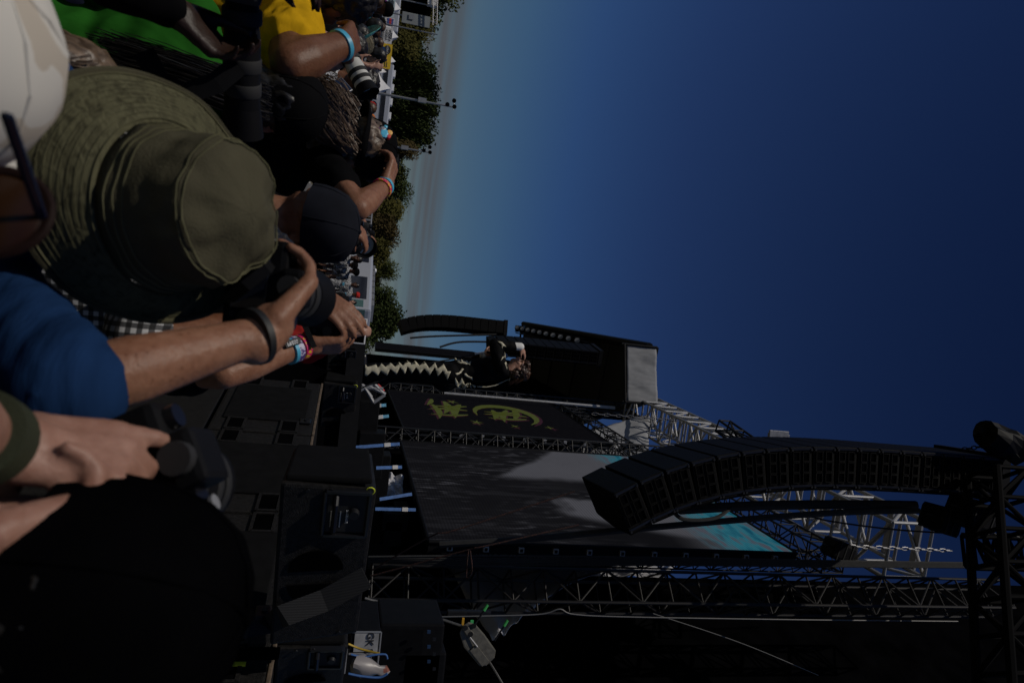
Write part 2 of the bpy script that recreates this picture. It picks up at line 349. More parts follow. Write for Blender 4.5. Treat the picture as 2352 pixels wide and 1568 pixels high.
o, a, b, zt = trailer('long_trailer', 'long pale trailer with roof vents behind the tents', 'trailer', 860, 897, 140, 306, 92, SILV)
MB().box(((a.x + b.x) / 2, 91.97, zt - .95), (b.x - a.x - .6, .05, .6)).build('window_band', GLS, o)
for k in range(5): MB().box((a.x + (b.x - a.x) * (.1 + .2 * k), 93, zt + .15), (.9, .8, .3)).build('roof_vent', WHITE, o, bevel=.05)
o, a, b, zt = trailer('box_trailer', 'grey roofed trailer at left end of the tent row', 'trailer', 870, 918, -20, 66, 90, SILV)
# coach
a = at(816, 574, 78); b = at(812, 706, 64); zt = up_to(b, 853).z
ax = V(b.x - a.x, b.y - a.y, 0); Lc = ax.length; ax.normalize(); ay = V(-ax.y, ax.x, 0); Mb = frame((a.x, a.y, 0), ax, ay, (0, 0, 1))
o = thing('tour_coach', 'silver tour coach with dark side windows parked by the trees', 'coach', a * 1 - V(0, 0, a.z))
def LB(name, c, s, m, bev=0):
    c = Mb @ Vector(c); MB().box(c, s, Mb).build(name, m, o, bevel=bev)
LB('body', (Lc / 2, 1.3, .4 + zt / 2), (Lc, 2.6, zt - .8), SILV, .25)
LB('side_window', (Lc * .16, -.01, zt - 1.0), (Lc * .13, .06, 1.1), GLS); LB('side_window', (Lc * .68, -.01, zt - 1.3), (Lc * .36, .06, 1.6), GLS)
LB('windscreen', (Lc - .02, 1.3, zt - 1.5), (.08, 2.3, 1.9), mat('windscreen', (.10, .2, .2), .15))
LB('front_side_window', (Lc * .93, -.01, zt - 1.5), (Lc * .1, .06, 1.5), mat('teal_glass', (.07, .15, .15), .2))
for k in range(7): LB('roof_unit', (Lc * (.25 + .1 * k), 1.2, zt + .12), (Lc * .08, 1.8, .3), ALUD, .06)
for k in (.2, .8):
    c = Mb @ V(Lc * k, -.02, .5); MB().tube(c, c + ay * .3, .5, n=16).build('wheel', RUB, o)
MB().lathe(Mb @ V(Lc * .16, 1.2, zt), (0, 0, 1), [(.25, 0), (.3, .25), (.2, .45), (.02, .5)], 12).build('roof_dome', WHITE, o, True)
# floodlight masts
def mast(label, X0, Y0, X1, Y1, y):
    t = at(X1, Y1, y); b = V(t.x, t.y, 0); o = thing('floodlight_mast', label, 'light mast', b, 'floodlight masts beyond the crowd')
    MB().tube(b, t, .16, .09, 10).build('pole', ALUD, o, True)
    h = t.z
    MB().box((t.x, t.y - .3, h * .66), (.5, .3, .9)).build('control_box', ALUD, o)
    for k, (dz, dx) in enumerate(((0, .05), (-.8, -.05), (-.1, -.6))):
        MB().lathe((t.x + dx, t.y - .3, h + dz - .1), (.2, -.7, -.4), [(.1, -.15), (.25, .1), (.25, .16)], 12).build('floodlight', BLK, o, True)
    MB().tube((t.x - .9, t.y, h - .2), (t.x + .3, t.y, h - .2), .05, n=6).build('cross_arm', ALUD, o)
mast('taller grey lamp mast rising between the dark trees', 895, 220, 1046, 247, 76); mast('shorter grey lamp mast beside the rust brown tree', 890, 335, 990, 351, 88)

# scaffold speaker tower with a hanging grey banner, far left
sy = 72
o = thing('scaffold_tower', 'scaffold tower with black cladding and grey hanging banner at far left', 'scaffold tower', at(880, 10, sy))
BNG = mat('grey_mesh_banner', (.22, .24, .25), .8, var=.25, vs_=.5)
def slab(name, X0, X1, Y0, Y1, y, m, th=.1):
    mb = MB(); panel_between(mb, X0, X1, Y0, Y1, y, th); mb.build(name, m, o)
slab('black_cladding', 930, 997, -60, 26, sy + 1.2, DRAPE, .3); slab('banner', 925, 989, 26, 52, sy + .6, BNG, .05); slab('banner_print', 940, 952, 32, 44, sy + .5, ALUD, .03)
slab('roof_panel', 985, 1006, -20, 10, sy + .3, WHITE, .6)
for Y in (-10, 26, 54):
    p = at(880, Y, sy + .8); strut('post', V(p.x, p.y, 0), up_to(p, 1005), .07, ALUD, o)
a0 = at(996, -40, sy); a1 = at(994, 58, sy); b0 = at(1006, -40, sy); b1 = at(1003, 58, sy)
strut('chord', a0, a1, .06, ALU, o); strut('chord', b0, b1, .06, ALU, o)
for k in range(12):
    t = k / 12; strut('brace', (a0 if k % 2 else b0).lerp(a1 if k % 2 else b1, t), (b0 if k % 2 else a0).lerp(b1 if k % 2 else a1, t + 1 / 12), .035, ALU, o)
# ================================================================== stage, trusses, screens
def truss(name, label, p0, p1, wv, hv, n, mat_, r=.025, rb=.014, group=None, cat='truss', rungs=True, style='X'):
    """four chord box truss from p0 to p1; wv, hv = side vectors"""
    p0 = Vector(p0); p1 = Vector(p1); wv = Vector(wv); hv = Vector(hv)
    o = thing(name, label, cat, p0, group)
    cs = [(0, 0), (1, 0), (1, 1), (0, 1)]
    q = lambda c, t: p0 + (p1 - p0) * t + wv * (cs[c][0] - .5) + hv * (cs[c][1] - .5)
    for c in range(4): strut('chord', q(c, 0), q(c, 1), r, mat_, o)
    for k in range(n + 1):
        for c in range(4):
            if rungs or k in (0, n): strut('rung', q(c, k / n), q((c + 1) % 4, k / n), rb, mat_, o)
            if k < n:
                a, b = (c, (c + 1) % 4) if (k + c) % 2 else ((c + 1) % 4, c)
                if style == 'N': a, b = (c, (c + 1) % 4)
                strut('diagonal', q(a, k / n), q(b, (k + 1) / n), rb, mat_, o)
    return o
def chain(label, a, b, r=.022, mat_=CHAIN, name='lifting_chain'):
    a = Vector(a); b = Vector(b); o = thing(name, label, 'chain', a); L_ = (b - a).length; n = max(6, int(L_ / (r * 5))); d = (b - a).normalized(); u, w_ = perp(d); mb = MB()
    for k in range(n):
        c = a + d * (L_ * (k + .5) / n); s = u if k % 2 else w_; h = L_ / n * .62
        pts = [c + d * (h * math.cos(t)) + s * (r * math.sin(t)) for t in [i * math.pi / 4 for i in range(9)]]
        mb.path(pts, r * .33, 4)
    m = mb.build('link', mat_, o); m['kind'] = 'stuff'; return o
def cable(label, pts, r, m=RUB, name='cable', cat='cable', sub=6, n=6):
    pts = [Vector(p) for p in pts]; out_ = []
    for i in range(len(pts) - 1):
        p0 = pts[max(i - 1, 0)]; p1 = pts[i]; p2 = pts[i + 1]; p3 = pts[min(i + 2, len(pts) - 1)]
        for k in range(sub):
            t = k / sub; out_.append(.5 * ((2 * p1) + (p2 - p0) * t + (2 * p0 - 5 * p1 + 4 * p2 - p3) * t * t + (3 * p1 - p0 - 3 * p2 + p3) * t ** 3))
    out_.append(pts[-1]); o = MB().path(out_, r, n).build(name, m, None, True); return tag(o, label, cat)
def strap(label, a, b, w_, m, name='ratchet_strap', buckle=True, group='blue ratchet straps under the screens'):
    a = Vector(a); b = Vector(b); o = thing(name, label, 'strap', a, group); d = (b - a).normalized(); vw = (a - EYE).normalized(); s = d.cross(vw).normalized()
    M = frame(a, d, s, d.cross(s)); L_ = (b - a).length
    pts = []
    MB().box(a + (b - a) / 2, (L_, w_, .004), M).build('webbing', m, o)
    if buckle: MB().box(a + d * L_ * .72 - d.cross(s) * .0, (w_ * 2.2, w_ * 1.25, .03), M).build('buckle', ALU, o, bevel=.004)
    return o
# --- video screens
def screen_mat(name, kind):
    m, t, b, L = nodes(name); b.inputs['Base Color'].default_value = (.003, .003, .0035, 1); b.inputs['Roughness'].default_value = .8; b.inputs['Specular IOR Level'].default_value = 0
    uv = t.nodes.new('ShaderNodeUVMap'); sx = t.nodes.new('ShaderNodeSeparateXYZ'); L(uv.outputs[0], sx.inputs[0])
    def math_(op, a, b_=None):
        n = t.nodes.new('ShaderNodeMath'); n.operation = op
        for i, q in enumerate((a, b_)):
            if q is None: continue
            if isinstance(q, (int, float)): n.inputs[i].default_value = q
            else: L(q, n.inputs[i])
        return n.outputs[0]
    def noise_(sc, st, det=4, dist=0):
        mp = t.nodes.new('ShaderNodeMapping'); mp.inputs['Scale'].default_value = st; L(uv.outputs[0], mp.inputs[0])
        n = t.nodes.new('ShaderNodeTexNoise'); n.inputs['Scale'].default_value = sc; n.inputs['Detail'].default_value = det; n.inputs['Distortion'].default_value = dist; L(mp.outputs[0], n.inputs['Vector']); return n.outputs[0]
    def ramp(f, els, interp='LINEAR'):
        r = t.nodes.new('ShaderNodeValToRGB'); r.color_ramp.interpolation = interp
        while len(r.color_ramp.elements) < len(els): r.color_ramp.elements.new(.5)
        for e, (p, c) in zip(r.color_ramp.elements, els): e.position = p; e.color = (*c, 1)
        L(f, r.inputs[0]); return r.outputs[0]
    if kind == 'video':
        # black and white live picture below, tinted teal sky at the top
        v = sx.outputs[1]; u_ = sx.outputs[0]
        wob = math_('MULTIPLY', math_('SUBTRACT', noise_(4.5, (1, 1.4, 1), 3), .5), .28)
        def step(f, w_=.03):
            r = t.nodes.new('ShaderNodeMapRange'); r.inputs[1].default_value = -w_; r.inputs[2].default_value = w_; L(f, r.inputs[0]); return r.outputs[0]
        def sub(a, b_): return math_('SUBTRACT', a, b_)
        vw = math_('ADD', v, wob); uw = math_('ADD', u_, wob)
        # pale wall upper left, cut by a slanting dark edge; dark figure in the middle; second pale wall to the right
        l1 = math_('MULTIPLY', step(sub(math_('ADD', v, math_('ADD', math_('MULTIPLY', u_, .8), math_('MULTIPLY', wob, .35))), .60), .02), step(sub(.40, math_('ADD', u_, math_('MULTIPLY', wob, .3)))))
        l2 = math_('MULTIPLY', math_('MULTIPLY', step(sub(uw, .58)), step(sub(vw, .42))), step(sub(.86, math_('ADD', u_, math_('MULTIPLY', sub(.62, v), .5)))))
        l3 = step(sub(v, .74), .08)
        wall = math_('MAXIMUM', math_('MAXIMUM', l1, l2), l3)
        lv = noise_(30, (1.6, .45, 1), 4); fl = math_('MULTIPLY', step(sub(lv, .58), .05), step(sub(.62, vw), .1)); fl = math_('MULTIPLY', fl, step(sub(noise_(3, (1, 1, 1)), .48), .08))
        st = math_('MULTIPLY', step(sub(noise_(6, (3.5, .5, 1), 3), .57), .03), step(sub(.5, v), .1))
        tone = math_('MAXIMUM', math_('MULTIPLY', wall, math_('ADD', .72, math_('MULTIPLY', wob, .6))), math_('MAXIMUM', math_('MULTIPLY', fl, .38), math_('MULTIPLY', st, .10)))
        grey = ramp(math_('ADD', tone, math_('MULTIPLY', noise_(7, (1, 1, 1), 5), .10)), [(.02, (.008, .008, .010)), (.25, (.028, .028, .033)), (.8, (.125, .125, .145)), (1, (.15, .15, .17))])
        n3 = noise_(9, (1, 3, 1), 6)
        teal = ramp(n3, [(.35, (.01, .12, .20)), (.5, (.04, .24, .32)), (.62, (.12, .13, .17))])
        k = ramp(math_('ADD', v, math_('MULTIPLY', math_('SUBTRACT', n3, .5), .25)), [(.74, (0, 0, 0)), (.84, (1, 1, 1))])
        x = t.nodes.new('ShaderNodeMix'); x.data_type = 'RGBA'; L(k, x.inputs[0]); L(grey, x.inputs[6]); L(teal, x.inputs[7]); col = x.outputs[2]
    else:
        col = ramp(noise_(40, (1, 1, 1)), [(.3, (.004, .004, .006)), (.7, (.007, .007, .009))])
    # pixel rows of the panel
    wv = t.nodes.new('ShaderNodeTexWave'); wv.inputs['Scale'].default_value = 36; wv.bands_direction = 'Y'; L(uv.outputs[0], wv.inputs['Vector'])
    rw = ramp(wv.outputs[1], [(0, (.72, .72, .72)), (1, (1, 1, 1))])
    mm = t.nodes.new('ShaderNodeMix'); mm.data_type = 'RGBA'; mm.blend_type = 'MULTIPLY'; mm.inputs[0].default_value = 1; L(col, mm.inputs[6]); L(rw, mm.inputs[7])
    L(mm.outputs[2], b.inputs['Emission Color']); b.inputs['Emission Strength'].default_value = SCREEN_E; return m
SCREEN_E = 1.0
def screen(label, BL, BR, TL, TR, m, th=.18):
    o = thing('led_screen', label, 'led screen', BL); nrm = (BR - BL).cross(TL - BL).normalized()
    if nrm.dot(EYE - BL) < 0: nrm = -nrm
    me = bpy.data.meshes.new('display'); c = [BL, BR, TR, TL]
    me.from_pydata([tuple(p + nrm * .006) for p in c], [], [(0, 1, 2, 3)]); uvl = me.uv_layers.new(name='UVMap')
    for i, q in enumerate(((0, 0), (1, 0), (1, 1), (0, 1))): uvl.data[i].uv = q
    me.materials.append(m); link('display', me, o)
    MB().prism(c, -nrm * th).build('housing', BLK, o)
    for a, b in ((BL, BR), (BR, TR), (TR, TL), (TL, BL)): strut('edge_rail', a, b, .035, BLK, o)
    return o, nrm
s2BL = at(920, 1013, 16.8); s2BR = at(985, 1243, 11); s2TL = up_to(s2BL, 1480); s2TR = up_to(s2BR, 1830)
scr2, n2 = screen('big video screen showing grey live picture with teal sky at the top', s2BL, s2BR, s2TL, s2TR, screen_mat('video_picture', 'video'))
s1BL = at(890, 896, 25); s1BR = at(927, 986, 19.8); s1TL = up_to(s1BL, 1262); s1TR = up_to(s1BR, 1405)
scr1, n1 = screen('dark video screen showing a yellow green star emblem', s1BL, s1BR, s1TL, s1TR, screen_mat('dark_picture', 'dark'))
LIME = glow('lime_pixels', (.17, .20, .008), .30); REDG = glow('red_pixels', (.07, .003, .005), .35)
def on_screen(BL, BR, TL, u, v): return BL + (BR - BL) * u + (TL - BL) * v
def emblem(o, BL, BR, TL, nrm, off, polys, m):
    for p in polys: MB().prism([on_screen(BL, BR, TL, u, v) + nrm * off for u, v in p], nrm * .004).build('emblem_shape', m, o)
def star(cx, cy, r, n=5, ir=.30, rot=0, sy=.55): return [(cx + (r if i % 2 == 0 else r * ir) * math.cos(rot + math.pi * i / n), cy + sy * (r if i % 2 == 0 else r * ir) * math.sin(rot + math.pi * i / n)) for i in range(2 * n)]
def arc(cx, cy, r, t0, t1, w0, sy=.62, n=14):
    o_ = []; i_ = []
    for k in range(n + 1):
        t = rad(t0 + (t1 - t0) * k / n); w_ = w0 * math.sin(math.pi * (k + .4) / (n + .8)); o_.append((cx + r * math.cos(t), cy + sy * r * math.sin(t))); i_.append((cx + (r - w_) * math.cos(t), cy + sy * (r - w_) * math.sin(t)))
    return o_ + i_[::-1]
def lens_(x0, y0, x1, y1, w0, bend=0, n=8):
    dx, dy = x1 - x0, y1 - y0; l = math.hypot(dx, dy); nx, ny = -dy / l, dx / l; a = []; b = []
    for k in range(n + 1):
        t = k / n; w_ = w0 * math.sin(math.pi * (.12 + .86 * t)) * .5; q = bend * math.sin(math.pi * t); cx = x0 + dx * t + nx * q; cy = y0 + dy * t + ny * q; a.append((cx + nx * w_, cy + ny * w_)); b.append((cx - nx * w_, cy - ny * w_))
    return a + b[::-1]
pol = [arc(.48, .62, .36, 30, 285, .12), star(.84, .36, .08, 5, .26, .3), star(.84, .84, .06, 4, .22), star(.13, .30, .08, 5, .25), star(.88, .60, .06, 4, .2, .5),
       # brushed lettering inside and below the crescent
       lens_(.24, .72, .66, .64, .05, .02), lens_(.30, .66, .76, .56, .05, -.02), lens_(.34, .55, .70, .50, .05, .02), lens_(.36, .74, .42, .48, .05, .03), lens_(.50, .76, .52, .46, .055, -.03), lens_(.60, .74, .64, .47, .05, .03),
       lens_(.14, .24, .62, .18, .055, .03), lens_(.22, .34, .74, .24, .06, -.02), lens_(.30, .14, .80, .13, .045, .02), lens_(.28, .38, .34, .12, .055, .03), lens_(.44, .36, .48, .10, .055, -.03), lens_(.60, .34, .66, .09, .05, .03), lens_(.08, .16, .34, .10, .035, .01)]
pol = [[(.48 + (u - .5) * .72, .50 + (v - .48) * .82) for u, v in p] for p in pol]
emblem(scr1, s1BL, s1BR, s1TL, n1, .010, [[(.5 + (u - .5) * 1.07 + .012, .48 + (v - .48) * 1.05) for u, v in p] for p in pol], REDG)
emblem(scr1, s1BL, s1BR, s1TL, n1, .016, pol, LIME)
# far stage left screen, seen nearly edge on
f0 = at(862, 786, 46); f1 = at(862, 800, 40)
screen('far dark video screen seen nearly edge on beyond the singer', f0, f1, up_to(f0, 1085), up_to(f1, 1180), screen_mat('dark_far', 'dark'))
# --- towers and beams
def vtruss(label, X0, X1, Y0, y, w_, n, m, r, rb, grp='upright truss towers of the stage', style='X'):
    b = at(X0, Y0, y); t = up_to(b, X1); d = (s2BR - s2BL); d.z = 0; d.normalize(); e = V(-d.y, d.x, 0)
    # faces set square to the sight line so the near face shows four legs as in the photograph
    a = math.atan2(b.x, b.y) + .35; u = V(math.cos(a), -math.sin(a), 0); v_ = V(math.sin(a), math.cos(a), 0)
    return truss('truss_tower', label, b, t, u * w_, v_ * w_, n, m, r, rb, grp, 'truss tower', True, style)
vtruss('nearest black truss tower standing right of the big video screen', 850, 2290, 1350, 10.4, .52, 22, RUST, .027, .017)
vtruss('dark truss tower between the two video screens', 806, 1800, 999, 17.6, .42, 30, STEELB, .026, .017)
vtruss('dark truss tower at the left edge of the emblem screen', 868, 1430, 892, 26, .40, 24, STEELB, .026, .016)
def sbeam(label, A, B, w_, h_, n, m, r, rb, grp='dark beams over the video screens', name='truss_beam'):
    A = Vector(A); B = Vector(B); d = (B - A); d.z = 0; d.normalize(); e = V(-d.y, d.x, 0)
    return truss(name, label, A, B, e * w_, V(0, 0, h_), n, m, r, rb, grp, 'truss beam')
sbeam('dark truss beam running above the emblem screen', up_to(at(890, 905, 25), 1290), up_to(at(930, 1045, 17.6), 1500), .5, .5, 14, STEELB, .03, .018)
sbeam('dark truss beam running above the big video screen', up_to(at(925, 1040, 16.6), 1545), up_to(at(990, 1262, 10.8), 1915), .42, .45, 13, STEELB, .024, .014)
# cluttered frame behind the big screen's near edge
vtruss('thin cluttered truss frame behind the near edge of the big screen', 985, 1900, 1262, 12.0, .34, 22, STEELB, .018, .012)
# the silver roof beam, high over the stage front
sA = at(1462, 938, 25.5); sB = at(2260, 1270, 11.6); sB.z = sA.z
dS = (sB - sA); dS.z = 0; dS.normalize(); eS = V(-dS.y, dS.x, 0)
sBeam = truss('roof_truss', 'large silver roof truss slanting above both video screens', sA, sA + (sB - sA) * 1.0, eS * 1.15, V(0, 0, 1.0), 17, ALU, .05, .035, None, 'roof truss')
for k in range(18):
    c = sA + (sB - sA) * ((k + .5) / 18) + V(0, 0, .56); block('roof_slat', c, (1.1, .16, .05), ALU, sBeam, frame((0, 0, 0), eS, dS, (0, 0, 1)))
# stage roof seen from below, open to the left
r1 = at(1500, 797, 24.5); rz = r1.z; r0 = atz(1207, 744, rz)
back = V(5.2, 2.5, 0)
o = thing('stage_roof', 'dark stage roof with a grey tarpaulin end high above the singer', 'stage roof', r1)
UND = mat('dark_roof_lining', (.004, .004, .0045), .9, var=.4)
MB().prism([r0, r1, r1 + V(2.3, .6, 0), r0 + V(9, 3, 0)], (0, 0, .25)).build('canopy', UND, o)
MB().tube(r0 - V(0, 0, .15), r1 - V(0, 0, .15), .16, n=8).build('front_beam', BLK, o)
tA = r1.copy(); tB = atz(1503, 928, rz)
hT = rz - at(1432, 792, 24.5).z
n_ = 40; m_ = 14; vs = []; fs = []
for i in range(n_ + 1):
    for j in range(m_ + 1):
        u = i / n_; v_ = j / m_; p = tA + (tB - tA) * u + V(0, 0, .12 - hT * v_)
        p += V(.2, -1, 0) * (.035 * noise.noise(V(u * 7, v_ * 2.2, 1.7)) + .022 * noise.noise(V(u * 26, v_ * 5, 5)) + .03 * math.sin(u * 9 + v_ * 5) * (1 - v_) ** 2)
        vs.append(p)
fs = [(i * (m_ + 1) + j, (i + 1) * (m_ + 1) + j, (i + 1) * (m_ + 1) + j + 1, i * (m_ + 1) + j + 1) for i in range(n_) for j in range(m_)]
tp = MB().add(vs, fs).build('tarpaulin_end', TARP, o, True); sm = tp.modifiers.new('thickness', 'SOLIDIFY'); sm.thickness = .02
for p in (tA, tB): strut('corner_post', p + V(0, -.05, .15), p + V(0, -.05, -hT - .1), .05, BLK, o)
strut('edge_pipe', tA + V(0, -.08, -hT), tB + V(0, -.08, -hT), .05, BLK, o)
for k in range(6):
    p = r0.lerp(r1, k / 5); strut('rafter', p - V(0, 0, .2), p + V(3.5, 1, 0) - V(0, 0, .2), .06, STEELB, o)
# black backing of the stage interior
o = thing('backdrop', 'black cloth backdrop hanging inside the stage behind the singer', 'backdrop', (3, 30, 0))
MB().prism([at(800, 808, 46), at(800, 905, 29), up_to(at(800, 905, 29), 1480), up_to(at(800, 808, 46), 1330)], (.2, .3, 0)).build('cloth', DRAPE, o)
# lights along the roof front
LENS = mat('lamp_lens', (.16, .17, .19), .2)
for k in range(10):
    t = .04 + k * .068; p = r0.lerp(r1, t) + V(.35, -.1, -.75)
    o = thing('stage_light', 'black moving head lamp under the roof front, number %s from its far end' % ['one', 'two', 'three', 'four', 'five', 'six', 'seven', 'eight', 'nine', 'ten'][k], 'stage light', p, 'lamps under the stage roof front')
    MB().box(p + V(0, 0, .3), (.38, .38, .22)).build('base', BLK, o, bevel=.03)
    for s in (-1, 1): MB().box(p + V(.19 * s, 0, .05), (.05, .12, .4)).build('yoke', BLK, o)
    MB().lathe(p, (-.4, -.8, -.3), [(.12, -.25), (.17, -.1), (.17, .12), (.15, .14)], 12).build('head', BLK, o, True)
    MB().lathe(p, (-.4, -.8, -.3), [(.13, .145), (.13, .15)], 12).build('lens', LENS, o)
strut_o = thing('lighting_bar', 'long dark truss bar holding the lamps under the roof', 'truss bar', r0)
for dz in (.1, -.25):
    for dx in (0, .35): strut('chord', r0 + V(.3 + dx, 0, -.35 + dz), r0.lerp(r1, .72) + V(.3 + dx, 0, -.35 + dz), .035, BLK, strut_o)
for k in range(14):
    a = r0.lerp(r1, .72 * k / 14); b = r0.lerp(r1, .72 * (k + 1) / 14); strut('brace', a + V(.3, 0, -.25), b + V(.3, 0, -.6), .02, BLK, strut_o)
# ------------------------------------------------------------------ line arrays
def line_array(label, top, n, bh, wdt, dep, fdir, curve, grp, detail=True):
    """top = top centre; fdir = where the front points (horizontal); curve = list of tilt angles in degrees per box"""
    o = thing('line_array', label, 'line array', top, grp); f = Vector(fdir).normalized(); s = V(-f.y, f.x, 0)      # s = sideways
    tw = -1 if s.dot(EYE - Vector(top)) < 0 else 1; s = s * tw                                                      # s points to the viewer's side
    protoG = {}
    p = Vector(top)                                            # front top edge reference (rear hinge for the curve)
    fm = MB().box(p + V(0, 0, .10), (wdt * 1.02, dep * 1.15, .16), frame((0, 0, 0), s, f, (0, 0, 1))).build('flying_frame', BLK, o)
    ang = 0
    def local(M):
        body = MB(); w2 = wdt / 2; d2 = dep / 2; g = .012
        # plan: trapezoid with a shallow V front
        pl = [(-w2, -d2), (w2, -d2), (w2, d2 * .82), (0.02, d2 * .98), (-.02, d2 * .98), (-w2, d2 * .82)]
        body.prism([(x, y, g) for x, y in pl], (0, 0, bh - 2 * g)); return body
    me_b = local(None).mesh('speaker_box', ARR, False, .012 if detail else 0)
    gr = []
    for sx_ in (-1, 1):
        a = Vector((sx_ * wdt * .492, dep / 2 * .82, 0)); b = Vector((sx_ * .022, dep / 2 * .98, 0)); nn = Vector((sx_ * .08 * 2, 1, 0)).normalized()
        gr.append(MB().prism([a + V(0, .004, .022), b + V(0, .004, .022), b + V(0, .004, bh - .022), a + V(0, .004, bh - .022)], nn * .016).mesh('grille', GRL))
    if detail:
        ws = []; wi = []
        for k in range(2):
            for j in range(3):
                y0 = -dep * .40 + j * dep * .23; z0 = bh * (.14 + .42 * k); wf = MB(); x = wdt / 2 + .002; yw = dep * .2; zw = bh * .27; e = .012
                for (cy, cz, sy, sz) in ((y0 + yw / 2, z0, yw, e), (y0 + yw / 2, z0 + zw, yw, e), (y0, z0 + zw / 2, e, zw + e), (y0 + yw, z0 + zw / 2, e, zw + e)): wf.box((x + .008, cy, cz), (.022, sy, sz))
                ws.append(wf.mesh('vent_frame', ARR)); wi.append(MB().box((x, y0 + yw / 2, z0 + zw / 2), (.008, yw - e, zw - e)).mesh('vent', DRAPE))
        mhw = [MB().box((wdt / 2 + .008, yy, bh * .5), (.02, dep * .045, bh * .94)).mesh('rigging_rail', BLKG) for yy in (dep * .33, -dep * .46)]; mpn = [MB().tube((wdt / 2, yy, zz), (wdt / 2 + .035, yy, zz), .018, n=8).mesh('rigging_pin', STEELB, True) for yy in (-dep * .44, dep * .36) for zz in (bh * .08, bh * .92)]
        mw_ = MB().box((wdt / 2 + .006, 0, bh * .5), (.008, dep * .8, .012)).mesh('seam_rail', STEELB)
    for k in range(n):
        ang += curve[k]
        a = rad(ang); dz = V(0, 0, -math.cos(a)) - f * math.sin(a); fy = f * math.cos(a) + V(0, 0, -math.sin(a))
        # box hangs with its top at p ; local z up = -dz
        q = p + dz * bh; M = frame(q, s, fy, -dz)
        if M.determinant() < 0: M = frame(q, s, fy, s.cross(fy))
        b = link('speaker_box', me_b, o, M)
        for g in gr: link('grille', g, b, M)
        if detail:
            for g in ws: link('vent_frame', g, b, M)
            for g in wi: link('vent', g, b, M)
            [link('rigging_rail', g, b, M) for g in mhw]; [link('rigging_pin', g, b, M) for g in mpn]
        p = q
    return o, p
aT = at(2215, 1085, 9.6)
a_f = math.atan2(aT.x, aT.y)
vd = V(math.sin(a_f), math.cos(a_f), 0); vr = V(math.cos(a_f), -math.sin(a_f), 0)
frontd = (-vr * math.sin(rad(84)) - vd * math.cos(rad(84)))
arr, bot = line_array('huge curved black line array hanging in front of the big screen', aT, 17, .395, 1.34, .70, frontd, [0] * 5 + [.5, .7, .9, 1.2, 1.6, 2.0, 2.5, 3.0, 3.5, 4.0, 4.3, 4.5], 'hanging speaker arrays')
line_array('curved line array silhouetted on the sky left of the singer', at(1150, 756, 31), 13, .36, 1.2, .62, (-1, .15, 0), [0] * 5 + [.8, 1.2, 1.6, 2.2, 3, 4, 5, 6], 'hanging speaker arrays', False)
line_array('straight line array hanging inside the stage behind the singer', at(1362, 815, 26), 12, .36, 1.2, .6, (-1, -.22, 0), [0] * 8 + [1, 2, 3, 3], 'hanging speaker arrays')
# ------------------------------------------------------------------ stage floor, subs along its front, boxes on top
st = thing('stage_thrust', 'black stage platform the singer stands on', 'stage', (0.9, 9, 0))
Pp = [V(.12, 7.0, 0), V(1.35, 6.6, 0), V(2.3, 9.5, 0), V(4.2, 12.8, 0), V(6, 30, 0), V(1.2, 30, 0), V(.1, 12, 0)]
MB().prism([p + V(0, 0, 1.92) for p in Pp], (0, 0, .17)).build('deck', BLK, st)
MB().prism([V(p.x * .98 + .06, p.y + .08, 0) for p in Pp], (0, 0, 1.9)).build('skirt', DRAPE, st)
SA = atz(630, 1480, 1.724); SB = atz(725, 960, 1.724); sdir = (SB - SA).normalized(); sn = V(-sdir.y, sdir.x, 0)
if sn.dot(V(-1, -1, 0)) < 0: sn = -sn                      # points to the pit
ORD = ['nearest', 'second', 'third', 'fourth', 'farthest']
GRD = mat('sub_grille', (.006, .006, .0065), .85, spec=.1, bump=.6, bs=500)
def subwoofer(k, c, ln, ht, zt):
    o = thing('subwoofer', '%s big black subwoofer in the lower row along the stage front' % ORD[k], 'subwoofer', (c.x, c.y, zt - ht), 'subwoofers along the stage front')
    M = frame((0, 0, 0), sdir, -sn, (0, 0, 1)); dep = 1.0
    mid = V(c.x, c.y, zt - ht / 2) - sn * dep / 2
    MB().box(mid, (ln - .02, dep, ht), M).build('cabinet', CAB, o, bevel=.02)
    fc = V(c.x, c.y, zt - ht / 2) + sn * .004
    MB().box(fc + sdir * (ln * .0), (ln * .62, .02, ht * .80), M).build('grille', GRD, o, bevel=.006)
    for s in (-1, 1):
        for z in (-.16, .16):
            q = fc + sdir * (s * ln * .40) + V(0, 0, z * ht * 1.6)
            MB().box(q, (.17, .012, .10), M).build('handle_cup', DRAPE, o, bevel=.004)
            fr = MB()
            for (dx, dz, sx, sz) in ((0, .06, .2, .018), (0, -.06, .2, .018), (.095, 0, .018, .12), (-.095, 0, .018, .12)): fr.box(q + sn * .004 + sdir * dx + V(0, 0, dz), (sx, .016, sz), M)
            fr.build('handle_rim', CAB, o)
    MB().box(V(c.x, c.y, zt + .002) - sn * .012, (ln - .02, .03, .018), M).build('scuffed_edge', TAN, o, bevel=.004)
    q = fc + sdir * (-ln * .30) + V(0, 0, ht * .5 - .07) + sn * .01
    MB().box(q, (.09, .012, .09), M).build('corner_catch', BLKG, o, bevel=.01); MB().tube(q, q + sn * .016, .014, n=10).build('catch_bolt', STEELB, o)
    return o
Ls = 1.12
for k in range(4):
    c = SA - sdir * (1.15) + sdir * (Ls * k + .02)
    subwoofer(k, c + sdir * .55, Ls, .75, 1.724)
